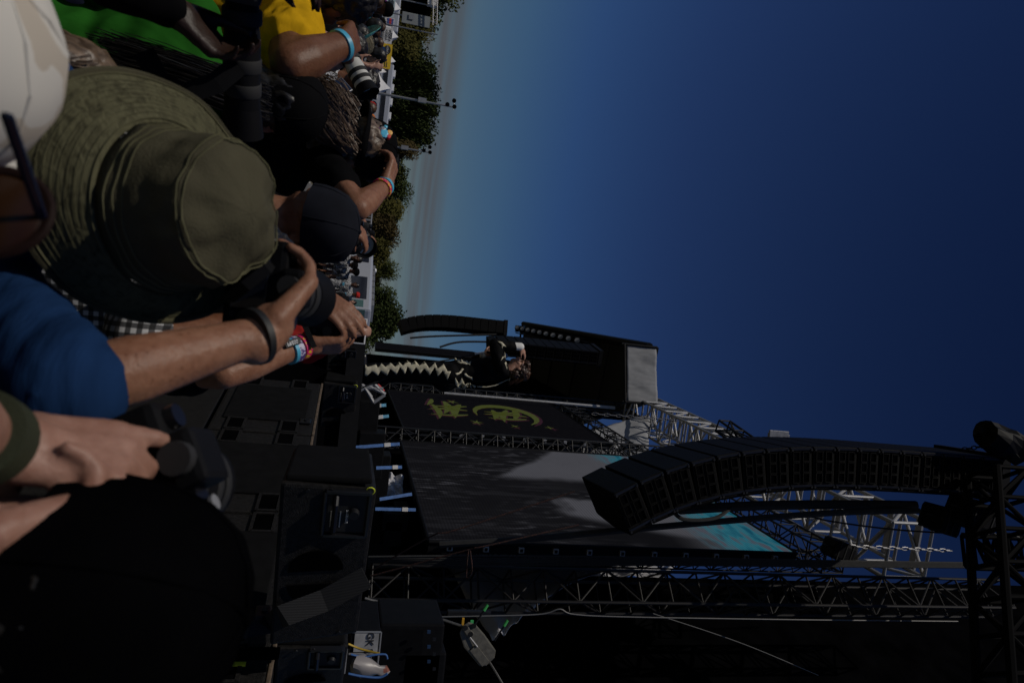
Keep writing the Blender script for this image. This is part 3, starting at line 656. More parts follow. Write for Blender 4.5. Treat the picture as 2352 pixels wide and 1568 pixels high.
# second tier under them, down to the ground
o = thing('subwoofer_bank', 'dark lower tier of subwoofers reaching down to the ground', 'subwoofers', SA * 1 - V(0, 0, SA.z))
for k in range(4):
    c = SA - sdir * .58 + sdir * (Ls * k); M = frame((0, 0, 0), sdir, -sn, (0, 0, 1))
    MB().box(V(c.x, c.y, .48) - sn * .52, (Ls - .03, .98, .94), M).build('cabinet', CAB, o, bevel=.02)
def top_box(k, pL, pR, zt, h, label, sidew=.36, gx=-.04):
    """monitor box: side with ports and handle faces the pit, smooth grille faces left"""
    pL = V(pL.x, pL.y, 0); pR = V(pR.x, pR.y, 0); d = (pR - pL); ln = d.length; d.normalize(); n = V(d.y, -d.x, 0)
    if n.dot(V(0, -1, 0)) < 0: n = -n
    b = -n                                                # into the stage
    gdir = V(gx, 1, 0).normalized()                # run of the smooth grille, away to the left rear
    o = thing('stage_monitor', label, 'speaker', V(pL.x, pL.y, zt - h), 'front speakers standing on the subwoofers')
    z0 = zt - h
    poly = [pL + V(0, 0, z0), pR + V(0, 0, z0), pR + b * .5 + V(0, 0, z0), pL + gdir * sidew * 1.5 + V(0, 0, z0)]
    top = [p + V(0, 0, h) + (b * .035 + d * .03 * (1 if i in (0, 3) else -1)) for i, p in enumerate(poly)]
    mb = MB(); mb.add(poly + top, [(3, 2, 1, 0), (4, 5, 6, 7)] + [(i, (i + 1) % 4, 4 + (i + 1) % 4, 4 + i) for i in range(4)]); mb.build('cabinet', CAB, o, bevel=.014)
    g0 = pL + gdir * .04; g1 = pL + gdir * sidew * 1.42; gn = V(gdir.y, -gdir.x, 0)
    if gn.dot(EYE - pL) < 0: gn = -gn
    gm_ = []
    mb = MB(); mb.prism([g0 + V(0, 0, z0 + .015), g1 + V(0, 0, z0 + .015), g1 + V(0, 0, zt - .02), g0 + V(0, 0, zt - .02)], gn * .022); mb.build('grille', GRD, o, bevel=.008)
    M = frame((0, 0, 0), d, b, (0, 0, 1))
    F = lambda u, v, out_=0: pL + d * (ln * u) + V(0, 0, z0 + h * v) + n * (out_ - .035 * v)
    # recessed handle tray
    c = F(.17, .70); MB().box(c, (ln * .23, .02, h * .44), M).build('handle_tray', RUB, o, bevel=.008)
    rim = MB(); a_ = ln * .25 / 2; e_ = h * .47 / 2
    for (dx, dz, sx, sz) in ((0, e_, 2 * a_, .014), (0, -e_, 2 * a_, .014), (a_, 0, .014, 2 * e_), (-a_, 0, .014, 2 * e_)): rim.box(c + d * dx + V(0, 0, dz) + n * .006, (sx, .03, sz), M)
    rim.build('tray_rim', BLKG, o, bevel=.004)
    hp = [c + d * (-a_ * .8) + n * .012, c + d * (-a_ * .6) + n * .035, c + d * (a_ * .6) + n * .035, c + d * (a_ * .8) + n * .012]
    MB().path([p - V(0, 0, e_ * .5) for p in hp], .011, 8).build('grab_bar', BLKG, o, True)
    kn = c + d * (-a_ * .1) + V(0, 0, e_ * .35) + n * .012
    MB().tube(kn, kn + n * .022, .022, .018, 14).build('knob', STEELB, o, True)
    for z in (.28, .52, .78): MB().tube(F(.04 + .9 * (z > .6), z, .002), F(.04 + .9 * (z > .6), z, .008), .008, n=8).build('screw', STEELB, o)
    # two half-moon ports
    for s, u0 in ((-1, .515), (1, .60)):
        pts = []
        for i in range(13):
            t = rad(-90 + 180 * i / 12); pts.append(F(u0 + s * .125 * math.cos(t), .44 + .30 * math.sin(t), .003))
        MB().prism(pts, n * .004).build('port', DRAPE, o)
    if k == 0 or k == 1:
        tm = WHITE
        text('lettering', 'LINK', tm, o, F(.115, .90, .004), d, (0, 0, 1), .021, .001)
        text('lettering', 'STORAGE', tm, o, c + d * (a_ * .1) + V(0, 0, e_ * .05) + n * .014, d, (0, 0, 1), .014, .001)
        for j in range(4): MB().box(c + d * (a_ * .25) + V(0, 0, -e_ * (.25 + .14 * j)) + n * .012, (ln * .09, .003, .004), M).build('print_line', ALUD, o)
        rg = MB()
        cc = F(.045, .93, .006)
        rg.path([cc + d * (.016 * math.cos(t)) + V(0, 0, .016 * math.sin(t)) for t in [i * math.pi / 8 for i in range(17)]], .0024, 6); rg.build('link_ring', YEL, o)
    return o
ztop = 2.067
b0L = atz(868, 1120, ztop); b0R = atz(818, 1482, ztop)
top_box(0, b0L, b0R, ztop, .343, 'nearest front speaker with LINK mark, crossed by black webbing strap', .40)
b1L = at(823, 884, 6.6); b1R = at(818, 1028, 6.9)
top_box(1, b1L, b1R, b1L.z, b1L.z - 1.73, 'front speaker in the middle of the row below the silver handrail', .4, -.14)
b2L = at(822, 806, 6.9); b2R = at(822, 868, 7.0)
top_box(2, b2L, b2R, b2L.z, b2L.z - 1.73, 'farthest front speaker directly below the singer', .4, -.14)
b3L = at(800, 1490, 3.3); b3R = at(790, 1640, 3.6)
top_box(3, b3L, b3R, b3L.z, .33, 'front speaker at the right frame edge by the blue cables', .3)
# black webbing strap over the first box
def ribbon(name, label, cat, pts, w_, m, nrm, parent=None, th=.003):
    mb = MB(); pts = [Vector(p) for p in pts]; vs = []; n = len(pts)
    for i, p in enumerate(pts):
        d = (pts[min(i + 1, n - 1)] - pts[max(i - 1, 0)]).normalized(); s = d.cross(nrm[i] if isinstance(nrm, list) else nrm).normalized() * w_ / 2; nn = s.cross(d).normalized() * th
        vs += [p - s, p + s, p + s + nn, p - s + nn]
    fs = [(4 * i + a, 4 * i + (a + 1) % 4, 4 * i + 4 + (a + 1) % 4, 4 * i + 4 + a) for i in range(n - 1) for a in range(4)] + [(3, 2, 1, 0), (4 * n - 4, 4 * n - 3, 4 * n - 2, 4 * n - 1)]
    o = mb.add(vs, fs).build(name, m, parent); return tag(o, label, cat) if label else o
WEB = two_tone('ribbed_webbing', (.006, .006, .007), (.05, .05, .055), 1, .5, .8); 
def rib_mat():
    m, t, b, L = nodes('dark_ribbed_webbing'); c = t.nodes.new('ShaderNodeTexCoord'); wv = t.nodes.new('ShaderNodeTexWave'); wv.inputs['Scale'].default_value = 55; wv.inputs['Distortion'].default_value = .5
    r = t.nodes.new('ShaderNodeValToRGB'); r.color_ramp.elements[0].color = (.004, .004, .005, 1); r.color_ramp.elements[1].color = (.04, .04, .043, 1); r.color_ramp.elements[0].position = .4
    L(c.outputs['Object'], wv.inputs['Vector']); L(wv.outputs[1], r.inputs[0]); L(r.outputs[0], b.inputs['Base Color']); b.inputs['Roughness'].default_value = .8; return m
WEB = rib_mat()
d0 = (V(b0R.x, b0R.y, 0) - V(b0L.x, b0L.y, 0)).normalized(); n0 = V(d0.y, -d0.x, 0); n0 = n0 if n0.y < 0 else -n0
sp = [at(842, 1325, b0L.lerp(b0R, .56).y - .05), at(745, 1378, b0L.lerp(b0R, .68).y - .06), at(652, 1412, b0L.lerp(b0R, .75).y - .09), at(618, 1432, SA.y - .05), at(572, 1440, SA.y - .16), at(470, 1444, SA.y - .2)]
ribbon('webbing_strap', 'wide black ribbed webbing strap running over speaker and subwoofer', 'strap', sp, .085, WEB, V(-.25, -1, 0))
q = at(550, 1521, SA.y - .12); lb = thing('label_strip', 'black cable slot with a small yellow green label on the near subwoofer', 'label plate', q)
MB().box(q + V(-.03, .02, -.02), (.06, .02, .36), frame((0, 0, 0), sdir, -sn, (0, 0, 1))).build('slot', DRAPE, lb, bevel=.004); MB().box(q + V(0, -.012, 0), (.022, .006, .055), frame((0, 0, 0), sdir, -sn, (0, 0, 1))).build('label', YEL, lb)
# silver step rails behind the speakers
hr = thing('handrail', 'silver tubular stair handrail standing behind the front speakers', 'handrail', at(815, 885, 8.6)); Yh = 8.6
rl = [((818, 888), (880, 893)), ((835, 880), (885, 905)), ((820, 900), (858, 880)), ((858, 880), (884, 906)), ((828, 872), (858, 924)), ((858, 924), (884, 906)), ((824, 896), (862, 870)), ((822, 870), (853, 912))]
for a, b in rl: strut('rail', at(*a, Yh), at(*b, Yh), .022, ALU, hr)
strut('red_edge', at(862, 876, Yh + .1), at(882, 898, Yh + .1), .014, RB, hr)
# ratchet straps holding the screens
for i, (a, b, m) in enumerate([((818, 935), (887, 930), LBLUE), ((818, 964), (893, 955), LBLUE), ((812, 1027), (918, 1019), BLUE), ((864, 1074), (923, 1072), BLUE), ((872, 1146), (946, 1134), BLUE), ((862, 1168), (955, 1170), BLUE)]):
    lab = ['pale blue ratchet strap nearest the silver handrail', 'pale blue ratchet strap under the right corner of the emblem screen', 'long blue strap under the truss between the screens', 'short blue strap with bright buckle under the big screen', 'slack slanting blue strap under the big screen', 'blue strap nearest the main tower under the big screen'][i]
    yy = 17 if i < 2 else 12
    strap(lab, at(*a, yy), at(*b, yy + .3), .075 if i < 2 else .055, m, buckle=i != 4)
# grey tarps seen through the trusses
def sheet(label, c4, seed, m=TARPD, name='tarpaulin'):
    n_ = 26; vs = []; A, B, C_, D = c4
    nr = (B - A).cross(D - A).normalized()
    for i in range(n_ + 1):
        for j in range(n_ + 1):
            u = i / n_; v_ = j / n_; p = (A * (1 - u) + B * u) * (1 - v_) + (D * (1 - u) + C_ * u) * v_
            vs.append(p + nr * (.16 * noise.noise(V(u * 3 + seed, v_ * 5, seed)) + .05 * noise.noise(V(u * 12, v_ * 9, seed))))
    fs = [(i * (n_ + 1) + j, (i + 1) * (n_ + 1) + j, (i + 1) * (n_ + 1) + j + 1, i * (n_ + 1) + j + 1) for i in range(n_) for j in range(n_)]
    o = MB().add(vs, fs).build(name, m, None, True); s_ = o.modifiers.new('thickness', 'SOLIDIFY'); s_.thickness = .012; return tag(o, label, 'tarpaulin')
def q4(pts, ys): return [at(*p, y) for p, y in zip(pts, ys)]
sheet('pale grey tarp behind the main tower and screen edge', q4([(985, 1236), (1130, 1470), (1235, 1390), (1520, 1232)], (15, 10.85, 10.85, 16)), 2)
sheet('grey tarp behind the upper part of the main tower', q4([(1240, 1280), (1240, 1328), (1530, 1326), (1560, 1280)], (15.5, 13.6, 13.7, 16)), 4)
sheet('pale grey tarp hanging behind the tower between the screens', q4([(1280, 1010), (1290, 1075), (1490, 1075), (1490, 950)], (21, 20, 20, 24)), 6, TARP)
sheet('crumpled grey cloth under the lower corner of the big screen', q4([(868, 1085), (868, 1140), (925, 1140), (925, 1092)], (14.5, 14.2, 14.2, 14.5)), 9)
C_NAVYP = mat('dim_blue_plastic', (.01, .03, .08), .5)
# black masking wall of the right wing
o = thing('masking_wall', 'tall black masking cloth closing the right wing of the stage', 'masking wall', (5, 9, 0))
w0 = at(1400, 1326, 13.4); w1 = at(800, 1750, 10)
MB().prism([V(w0.x, w0.y, 0), V(w1.x, w1.y, 0), V(w1.x + .3, w1.y, 20), V(w0.x, w0.y, 20)], (0, .08, 0)).build('cloth', DRAPE, o)
sheet2 = [at(870, 1290, 13.2), at(870, 1420, 12.5), at(1080, 1420, 12.5), at(1000, 1240, 13.4)]
o2 = tag(MB().prism(sheet2, V(.02, .06, 0)).build('black_cloth', DRAPE, None), 'black cloth hanging low behind the main tower', 'cloth')
o = thing('low_masking', 'low black masking cloth along the back of the wing under both screens', 'masking cloth', (3, 20, 0))
lm = [at(800, 862, 27), at(800, 1000, 21), at(800, 1180, 17), at(800, 1320, 14.5)]
for a, b, xa, xb in ((lm[0], lm[1], 895, 930), (lm[1], lm[2], 930, 985), (lm[2], lm[3], 985, 1080)): MB().prism([V(a.x, a.y, 0), V(b.x, b.y, 0), up_to(b, xb), up_to(a, xa)], (.02, .06, 0)).build('cloth', DRAPE, o)
bk = [at(885, 975, 21), at(885, 1040, 18.6)]
tag(MB().prism([bk[0], bk[1], up_to(bk[1], 1300), up_to(bk[0], 1290)], (.02, .06, 0)).build('black_cloth', DRAPE, None), 'black cloth behind the truss tower between the two screens', 'cloth')
o = thing('speaker_stack', 'dark cluttered equipment racks under the big screen', 'equipment', at(860, 1180, 13.8))
for i, (X, Y, sx, sz) in enumerate([(850, 1040, .9, .5), (845, 1100, 1.1, .8), (850, 1185, 1.0, .7), (905, 1190, .35, .5), (920, 1172, .25, .3), (846, 1240, 1.0, .9), (900, 1215, .5, .35), (842, 985, 1.2, .4), (838, 930, 1.4, .4)]):
    MB().box(at(X, Y, 13.8 + .3 * (i % 3)), (sx, .6, sz)).build('rack', BLK, o, bevel=.02)
# main steel up at the right: mother truss, hoists
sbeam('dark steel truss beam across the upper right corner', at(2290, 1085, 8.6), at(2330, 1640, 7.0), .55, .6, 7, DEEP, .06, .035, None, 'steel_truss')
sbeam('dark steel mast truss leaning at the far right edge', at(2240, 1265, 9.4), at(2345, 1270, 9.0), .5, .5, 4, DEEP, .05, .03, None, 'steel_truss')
def hoist(label, X, Y, y, L_, r, ax):
    p = at(X, Y, y); o = thing('chain_hoist', label, 'chain hoist', p, 'electric chain hoists'); ax = Vector(ax).normalized(); u, w_ = perp(ax); M = frame((0, 0, 0), ax, u, w_)
    MB().box(p, (L_, r * 1.7, r * 1.5), M).build('motor_body', BLK, o, bevel=r * .25)
    MB().tube(p + ax * L_ * .5, p + ax * L_ * .62, r * .7, r * .55, 14).build('end_cap', BLKG, o, True)
    for s in (-.3, 0, .3): MB().box(p + ax * L_ * s, (.02, r * 1.78, r * 1.58), M).build('cooling_rib', RUB, o)
    MB().path([p - ax * L_ * .55 + u * (.07 * math.cos(t)) + ax * (.09 * math.sin(t)) for t in [i * .7 for i in range(8)]], .014, 6).build('hook', STEELB, o)
    return o
hoist('boxy black chain hoist right of the array top', 2160, 1192, 9.2, .5, .26, (.3, .2, 1)); hoist('second chain hoist tilted above the array top', 2230, 1180, 8.9, .62, .28, (.35, 0, 1))
hoist('chain hoist at the right end of the big screen beam', 1925, 1262, 10.6, .45, .22, (.3, 0, 1))
hv = at(2300, 1012, 8.8); o = thing('covered_hoist', 'hoist wrapped in black plastic at the upper edge of the frame', 'chain hoist', hv)
me_ = MB(); n_ = 14
prof = [(.05, -.42), (.2, -.4), (.24, -.1), (.21, .2), (.26, .38), (.1, .5)]
me_.lathe(hv, (.25, .1, 1), prof, n_); me_.v = [tuple(Vector(p) + V(1, 1, 1) * .12 * noise.noise(Vector(p) * 5)) for p in me_.v]; me_.build('plastic_wrap', mat('black_plastic_bag', (.004, .004, .005), .5, spec=.1), o, False)
MB().tube(hv + V(-.15, 0, -.5), hv + V(-.1, 0, -.35), .06, n=10).build('cap', BLK, o)
chain('chain from the wrapped hoist down to the array frame', at(2210, 1032, 9.0), at(2275, 1022, 8.9), .03, STEELB)
chain('chain rising from the right hoist', at(2255, 1215, 8.9), at(2340, 1232, 8.7), .03, STEELB)
chain('chain from the end hoist to the silver truss', at(1950, 1254, 10.6), at(2185, 1264, 10.8), .03)
chain('chain above the beam between the screens', at(1690, 1000, 15), at(1780, 1010, 14.6), .03, STEELB)
chain('silver chain hanging in front of the silver roof truss', at(1360, 950, 21), at(1560, 965, 21), .04)
chain('lower silver chain in front of the silver roof truss', at(1520, 1030, 18), at(1690, 1042, 17), .034)
tag(MB().box(at(1788, 1003, 14.5), (.16, .16, .5)).box(at(1788, 1003, 14.4), (.3, .05, .52)).build('steel_bracket', ALUD, None, bevel=.01), 'steel I-beam end sticking up beside the array', 'bracket')
sbeam('dark square steel frame by the end of the silver truss', at(1660, 978, 15.2), at(1725, 1024, 14.4), .3, .3, 2, STEELB, .03, .02, None, 'square_truss')
NTH = ['first', 'second', 'third', 'fourth', 'fifth', 'sixth', 'seventh', 'eighth', 'ninth', 'tenth', 'eleventh']
# silver pole of the emblem screen
pa = at(1020, 903, 24.4); tag(MB().tube(pa, up_to(pa, 1412), .055, n=10).build('silver_pole', ALU, None, True), 'long bright metal pole at the left edge of the emblem screen', 'pole')
for i in range(9):
    p = on_screen(s1BR, s1BR, s1TR if False else s1BR, 0, 0).lerp(s1TR, .06 + .1 * i) + n1 * .03; t_ = thing('screen_clamp', 'small pale clamp on the emblem screen edge, %s from the bottom' % NTH[i], 'clamp', p, 'clamps along the emblem screen edge'); MB().box(p + V(.08, -.05, 0), (.12, .08, .10)).build('clamp_body', ALUD, t_, bevel=.01)
for i in range(11):
    p = s2BR.lerp(s2TR, .05 + .088 * i); t_ = thing('power_box', 'small grey power box on the big screen edge, %s from the bottom' % NTH[i], 'power box', p, 'power boxes along the big screen edge'); MB().box(p + V(.08, -.03, 0), (.09, .08, .10)).build('box_body', ALUD, t_, bevel=.01); MB().box(p + V(.08, -.075, 0), (.05, .01, .05)).build('socket', BLK, t_)
# cables
cable('bundle of black cables sagging from the array across the screen', [at(1010, 1250, 10), at(1200, 1238, 9.8), at(1560, 1205, 9.5), at(1900, 1178, 9.3), at(2110, 1172, 9.2)], .05)
cable('thick black cable running up behind the array', [at(1560, 1170, 9.5), at(1760, 1160, 9.4), at(1980, 1158, 9.4), at(2105, 1160, 9.2)], .075)
cable('thin black cable under the silver truss', [at(1850, 1180, 9.6), at(1900, 1195, 9.6), at(2050, 1215, 9.4), at(2200, 1225, 9.1)], .015)
cable('looping black cable under the lower boxes of the array', [at(1540, 1165, 9.2), at(1570, 1192, 9.1), at(1640, 1190, 9.1), at(1680, 1165, 9.2)], .03)
for i in range(7): cable('black cable in the bundle beside the main tower, %s from its screen side' % NTH[i], [at(846, 1278 + 4 * i, 10.3 + .03 * i), at(1100, 1276 + 3.6 * i + 3 * math.sin(i), 10.3), at(1500, 1280 + 2.8 * i, 10.3), at(1900, 1287 + 2.2 * i, 10.2), at(2240, 1292 + 1.8 * i, 10.1)], .016)['group'] = 'cables along the main tower'
for k, (a, b, c) in enumerate([((942, 776), (1000, 772), (1140, 768)), ((1010, 797), (1060, 785), (1160, 786))]): cable(['cable loop hanging along the far array', 'curving black cable right of the far array'][k], [at(*a, 30), at(*b, 30), at(*c, 30)], .05)
ROPE = two_tone('flecked_rope', (.010, .006, .006), (.14, .045, .03), 130, .56, .8)
cable('thin dark red rope tied from the tower foot to the array', [at(854, 1309, 9.7), at(990, 1231, 9.3), at(1049, 1216, 9.2), at(1320, 1128, 9.0)], .012, ROPE, 'rope', 'rope')
cable('second dark red rope tied lower on the array', [at(852, 1322, 9.7), at(1076, 1262, 9.3), at(1108, 1255, 9.2), at(1330, 1205, 9.0)], .012, ROPE, 'rope', 'rope')
cable('knotted end of dark red rope hanging at the tower', [at(1076, 1262, 9.2), at(1073, 1290, 9.2), at(1072, 1326, 9.3), at(1084, 1310, 9.2), at(1080, 1264, 9.2)], .010, ROPE, 'rope', 'rope')
cable('long grey wire rope running level in front of the black wall', [at(836, 1391, 8.6), at(893, 1411, 8.6), at(950, 1416, 8.6), at(1150, 1413, 8.6), at(1247, 1409, 8.6), at(1286, 1398, 8.6), at(1320, 1410, 8.6), at(1450, 1416, 8.6), at(1820, 1422, 8.6), at(2200, 1426, 8.6)], .009, WIRE, 'wire_rope', 'wire rope', 8)
cable('slanting wire rope leading into the hand winch', [at(838, 1373, 8.6), at(920, 1395, 8.6), at(1003, 1418, 8.5), at(1061, 1437, 8.4)], 0.016, WIRE, 'wire_rope', 'wire rope')
cable('wire rope leaving the hand winch to the lower right', [at(1122, 1516, 8.4), at(1140, 1545, 8.3), at(1166, 1590, 8.2)], .013, WIRE, 'wire_rope', 'wire rope')
cable('faint thin wire slanting over the black wall', [at(1500, 1408, 9), at(1700, 1475, 8.8), at(1880, 1550, 8.5)], .006, WIRE, 'wire_rope', 'wire rope')
# hand winch
wa = at(1066, 1436, 8.4); wb = at(1128, 1516, 8.4); dv = (wb - wa).normalized(); vw = (EYE - wa).normalized(); sd_ = dv.cross(vw).normalized(); L_ = (wb - wa).length
o = thing('hand_winch', 'grey cast metal hand winch hanging on a wire rope', 'winch', wa); CAST = mat('cast_alloy', (.115, .108, .09), .5, .2, var=.25, vs_=20, bump=.4, bs=80)
W = lambda t, s, h=0: wa + dv * (L_ * t) + sd_ * s + vw * h
MB().prism([W(0, -.07), W(-.02, .02), W(.05, .10), W(.35, .16), W(.9, .15), W(1, .08), W(1, -.05), W(.9, -.12), W(.45, -.13), W(.15, -.12)], vw * .10).build('housing', CAST, o, bevel=.018)
MB().prism([W(.5, .02, .10), W(.5, .13, .10), W(.95, .13, .10), W(.97, .02, .10)], vw * .03).build('cover_plate', CAST, o, bevel=.006)
MB().prism([W(.02, -.03, .1), W(.02, .04, .1), W(.28, .05, .1), W(.28, -.04, .1)], vw * .04).build('lever_link', CAST, o, bevel=.01)
for t, s in ((.06, 0), (.24, 0), (.15, -.09)): MB().tube(W(t, s, .1), W(t, s, .155), .03, n=14).build('pivot', STEELB, o, True)
MB().tube(W(.25, .03, .12), W(.55, .03, .14), .012, n=8).build('lever', ALUD, o, True)
for (t, s) in ((.62, -.38), (.05, -.3)): MB().tube(W(t, s, .05), W(t + .1, s + .2, .05), .012, n=8).build('release_lever', STEELB, o); MB().tube(W(t - .04, s - .08, .05), W(t, s, .05), .02, n=8).build('green_tip', mat('green_tape', (.06, .4, .1), .6), o)
g = at(1077, 1407, 8.8); o = thing('truss_clamp', 'metal clamp plate with yellow and green tags on the tower leg', 'clamp', g)
MB().box(g, (.07, .08, .58)).build('plate', STEELB, o, bevel=.01); MB().box(g + V(.09, -.06, -.08), (.1, .02, .03)).build('yellow_tag', mat('orange_tag', (.6, .33, .03), .6), o); MB().box(g + V(.11, -.06, .04), (.08, .02, .04)).build('green_tag', mat('green_tag', (.06, .45, .14), .6), o)
# flight cases at the bottom right
o = thing('flight_case', 'flight case with white GK 2 panel and taped cables', 'flight case', at(800, 1480, 5.2)); yc = 5.2
a = at(806, 1450, yc); b = at(806, 1500, yc); zt = up_to(a, 875).z
MB().box(((a.x + b.x) / 2, yc + .3, (zt + a.z) / 2), (b.x - a.x, .6, zt - a.z)).build('case_body', BLK, o, bevel=.008)
MB().box(((a.x + b.x) / 2 - .005, yc - .004, (zt + a.z) / 2 + .01), ((b.x - a.x) * .86, .01, (zt - a.z) * .8)).build('white_panel', PANEL, o)
text('lettering', 'GK 2', INK, o, ((a.x + b.x) / 2 - .005, yc - .014, zt - .075), (1, 0, 0), (0, 0, 1), .075, .002)
for s in (a.x, b.x): strut('edge_trim', V(s, yc - .005, a.z), V(s, yc - .005, zt), .008, ALUD, o)
strut('edge_trim', V(a.x, yc - .005, zt), V(b.x, yc - .005, zt), .008, ALUD, o)
o = thing('flight_case', 'lower black flight case lettered BECK beside the tape bundle', 'flight case', at(800, 1540, 5.2))
a = at(790, 1503, yc - .1); b = at(790, 1560, yc - .1); zt = up_to(a, 872).z
MB().box(((a.x + b.x) / 2, yc + .3, (zt + a.z) / 2), (b.x - a.x, .6, zt - a.z)).build('case_body', BLK, o, bevel=.008)
text('lettering', 'BECK', ALUD, o, (a.x + .055, yc - .008, a.z + .19), (1, 0, 0), (0, 0, 1), .05, .002)
for z in (a.z + .02, zt): strut('edge_trim', V(a.x, yc - .005, z), V(b.x, yc - .005, z), .008, ALUD, o)
tb = at(880, 1512, 4.9); o = thing('tape_bundle', 'crumpled pale plastic bag taped round a cable end', 'plastic bag', tb)
me_ = MB().lathe(tb + V(.05, 0, -.14), (.25, 0, 1), [(.01, -.09), (.06, -.06), (.075, .0), (.05, .07), (.03, .12), (.04, .17), (.01, .2)], 16)
me_.v = [tuple(Vector(p) + V(1, 1, 1) * .022 * noise.noise(Vector(p) * 22)) for p in me_.v]; me_.build('bag', two_tone('stained_plastic', (.27, .25, .245), (.26, .10, .07), 6, .62, .4), o, True)
cable('yellow cable ending in the taped bag', [at(800, 1478, 5), at(830, 1490, 5), at(872, 1500, 4.95)], .008, mat('yellow_cable', (.5, .33, .03), .5), 'cable')
cable('upper blue cable looping by the flight cases', [at(806, 1502, 4.9), at(835, 1508, 4.9), at(860, 1503, 4.9), at(885, 1502, 4.9), at(890, 1512, 4.9)], .007, BLUE); cable('lower blue cable looping by the flight cases', [at(800, 1546, 4.8), at(830, 1552, 4.8), at(870, 1555, 4.8), at(890, 1546, 4.8)], .008, BLUE)
o = thing('flight_rack', 'tall dark rack cases behind the flight case', 'rack', at(800, 1540, 6.5))
for (X, Y, sx, sz) in ((850, 1540, 1.1, .9), (930, 1520, 1.0, .6), (960, 1560, .8, .4)): MB().box(at(X, Y, 6.6), (sx, .6, sz)).build('case', BLK, o, bevel=.02)
for i in range(6): MB().box(at(985 + (i % 2) * 12, 1450 + 17 * i, 6.2), (.025, .02, .03)).build('fitting', STEELB if i % 2 else C_NAVYP, o)
# ================================================================== people
DG = bpy.context
def sphere_pts(n=10, m=6):
    vs = []; fs = []
    for j in range(m + 1):
        p = math.pi * j / m
        for i in range(n): t = 2 * math.pi * i / n; vs.append(Vector((math.sin(p) * math.cos(t), math.sin(p) * math.sin(t), math.cos(p))))
    for j in range(m):
        for i in range(n):
            a, b, c, d = j * n + i, j * n + (i + 1) % n, (j + 1) * n + (i + 1) % n, (j + 1) * n + i
            fs.append((a, d, c, b))
    return vs, fs
SPH = sphere_pts(12, 8)
class Fig:
    def __init__(s): s.g = {}
    def mb(s, k): return s.g.setdefault(k, MB())
    def ell(s, k, c, rx, ry, rz, X=None, Z=None):
        c = Vector(c); Z = Vector(Z or (0, 0, 1)).normalized(); X = Vector(X or (1, 0, 0)); X = (X - Z * X.dot(Z)).normalized(); Y = Z.cross(X)
        s.mb(k).add([c + X * (v.x * rx) + Y * (v.y * ry) + Z * (v.z * rz) for v in SPH[0]], SPH[1])
    def cap(s, k, a, b, ra, rb=None):
        a = Vector(a); b = Vector(b); rb = ra if rb is None else rb; d = b - a; L_ = d.length
        d = d / L_ if L_ > 1e-6 else Vector((0, 0, 1)); u, w_ = perp(d); n = 12; prof = []
        for j in range(5): t = math.pi / 2 * j / 4; prof.append((ra * math.sin(t) + 1e-5, -ra * math.cos(t)))
        for j in range(5): t = math.pi / 2 * j / 4; prof.append((rb * math.cos(t) + 1e-5, L_ + rb * math.sin(t)))
        s.mb(k).lathe(a, d, prof, n)
    def chain(s, k, pts, rs):
        for i in range(len(pts) - 1): s.cap(k, pts[i], pts[i + 1], rs[i], rs[i + 1])
    def mesh(s, k, mat_, voxel, smooth=4, amp=0, freq=12, seed=0, stretch=(1, 1, 1)):
        me = s.g[k].mesh(k)
        t = bpy.data.objects.new('t', me); COL.objects.link(t)
        m = t.modifiers.new('r', 'REMESH'); m.mode = 'VOXEL'; m.voxel_size = voxel
        if smooth: m2 = t.modifiers.new('s', 'SMOOTH'); m2.factor = .5; m2.iterations = smooth
        for o in list(COL.objects):
            pass
        r = bpy.data.meshes.new_from_object(t.evaluated_get(DG.evaluated_depsgraph_get())); bpy.data.objects.remove(t); bpy.data.meshes.remove(me)
        r.name = k
        if amp:
            st = Vector(stretch)
            n = len(r.vertices); co = [0.0] * (3 * n); no = [0.0] * (3 * n); r.vertices.foreach_get('co', co); r.vertices.foreach_get('normal', no)
            for i in range(n):
                p = Vector((co[3 * i] * st.x, co[3 * i + 1] * st.y, co[3 * i + 2] * st.z)) * freq
                h = amp * ((1 - abs(noise.noise(p + V(seed, 0, 0))) * 2.2) * .6 + .5 * noise.noise(p * 2.3))
                for j in range(3): co[3 * i + j] += no[3 * i + j] * h
            r.vertices.foreach_set('co', co)
        r.materials.clear(); r.materials.append(mat_)
        r.shade_smooth(); return r
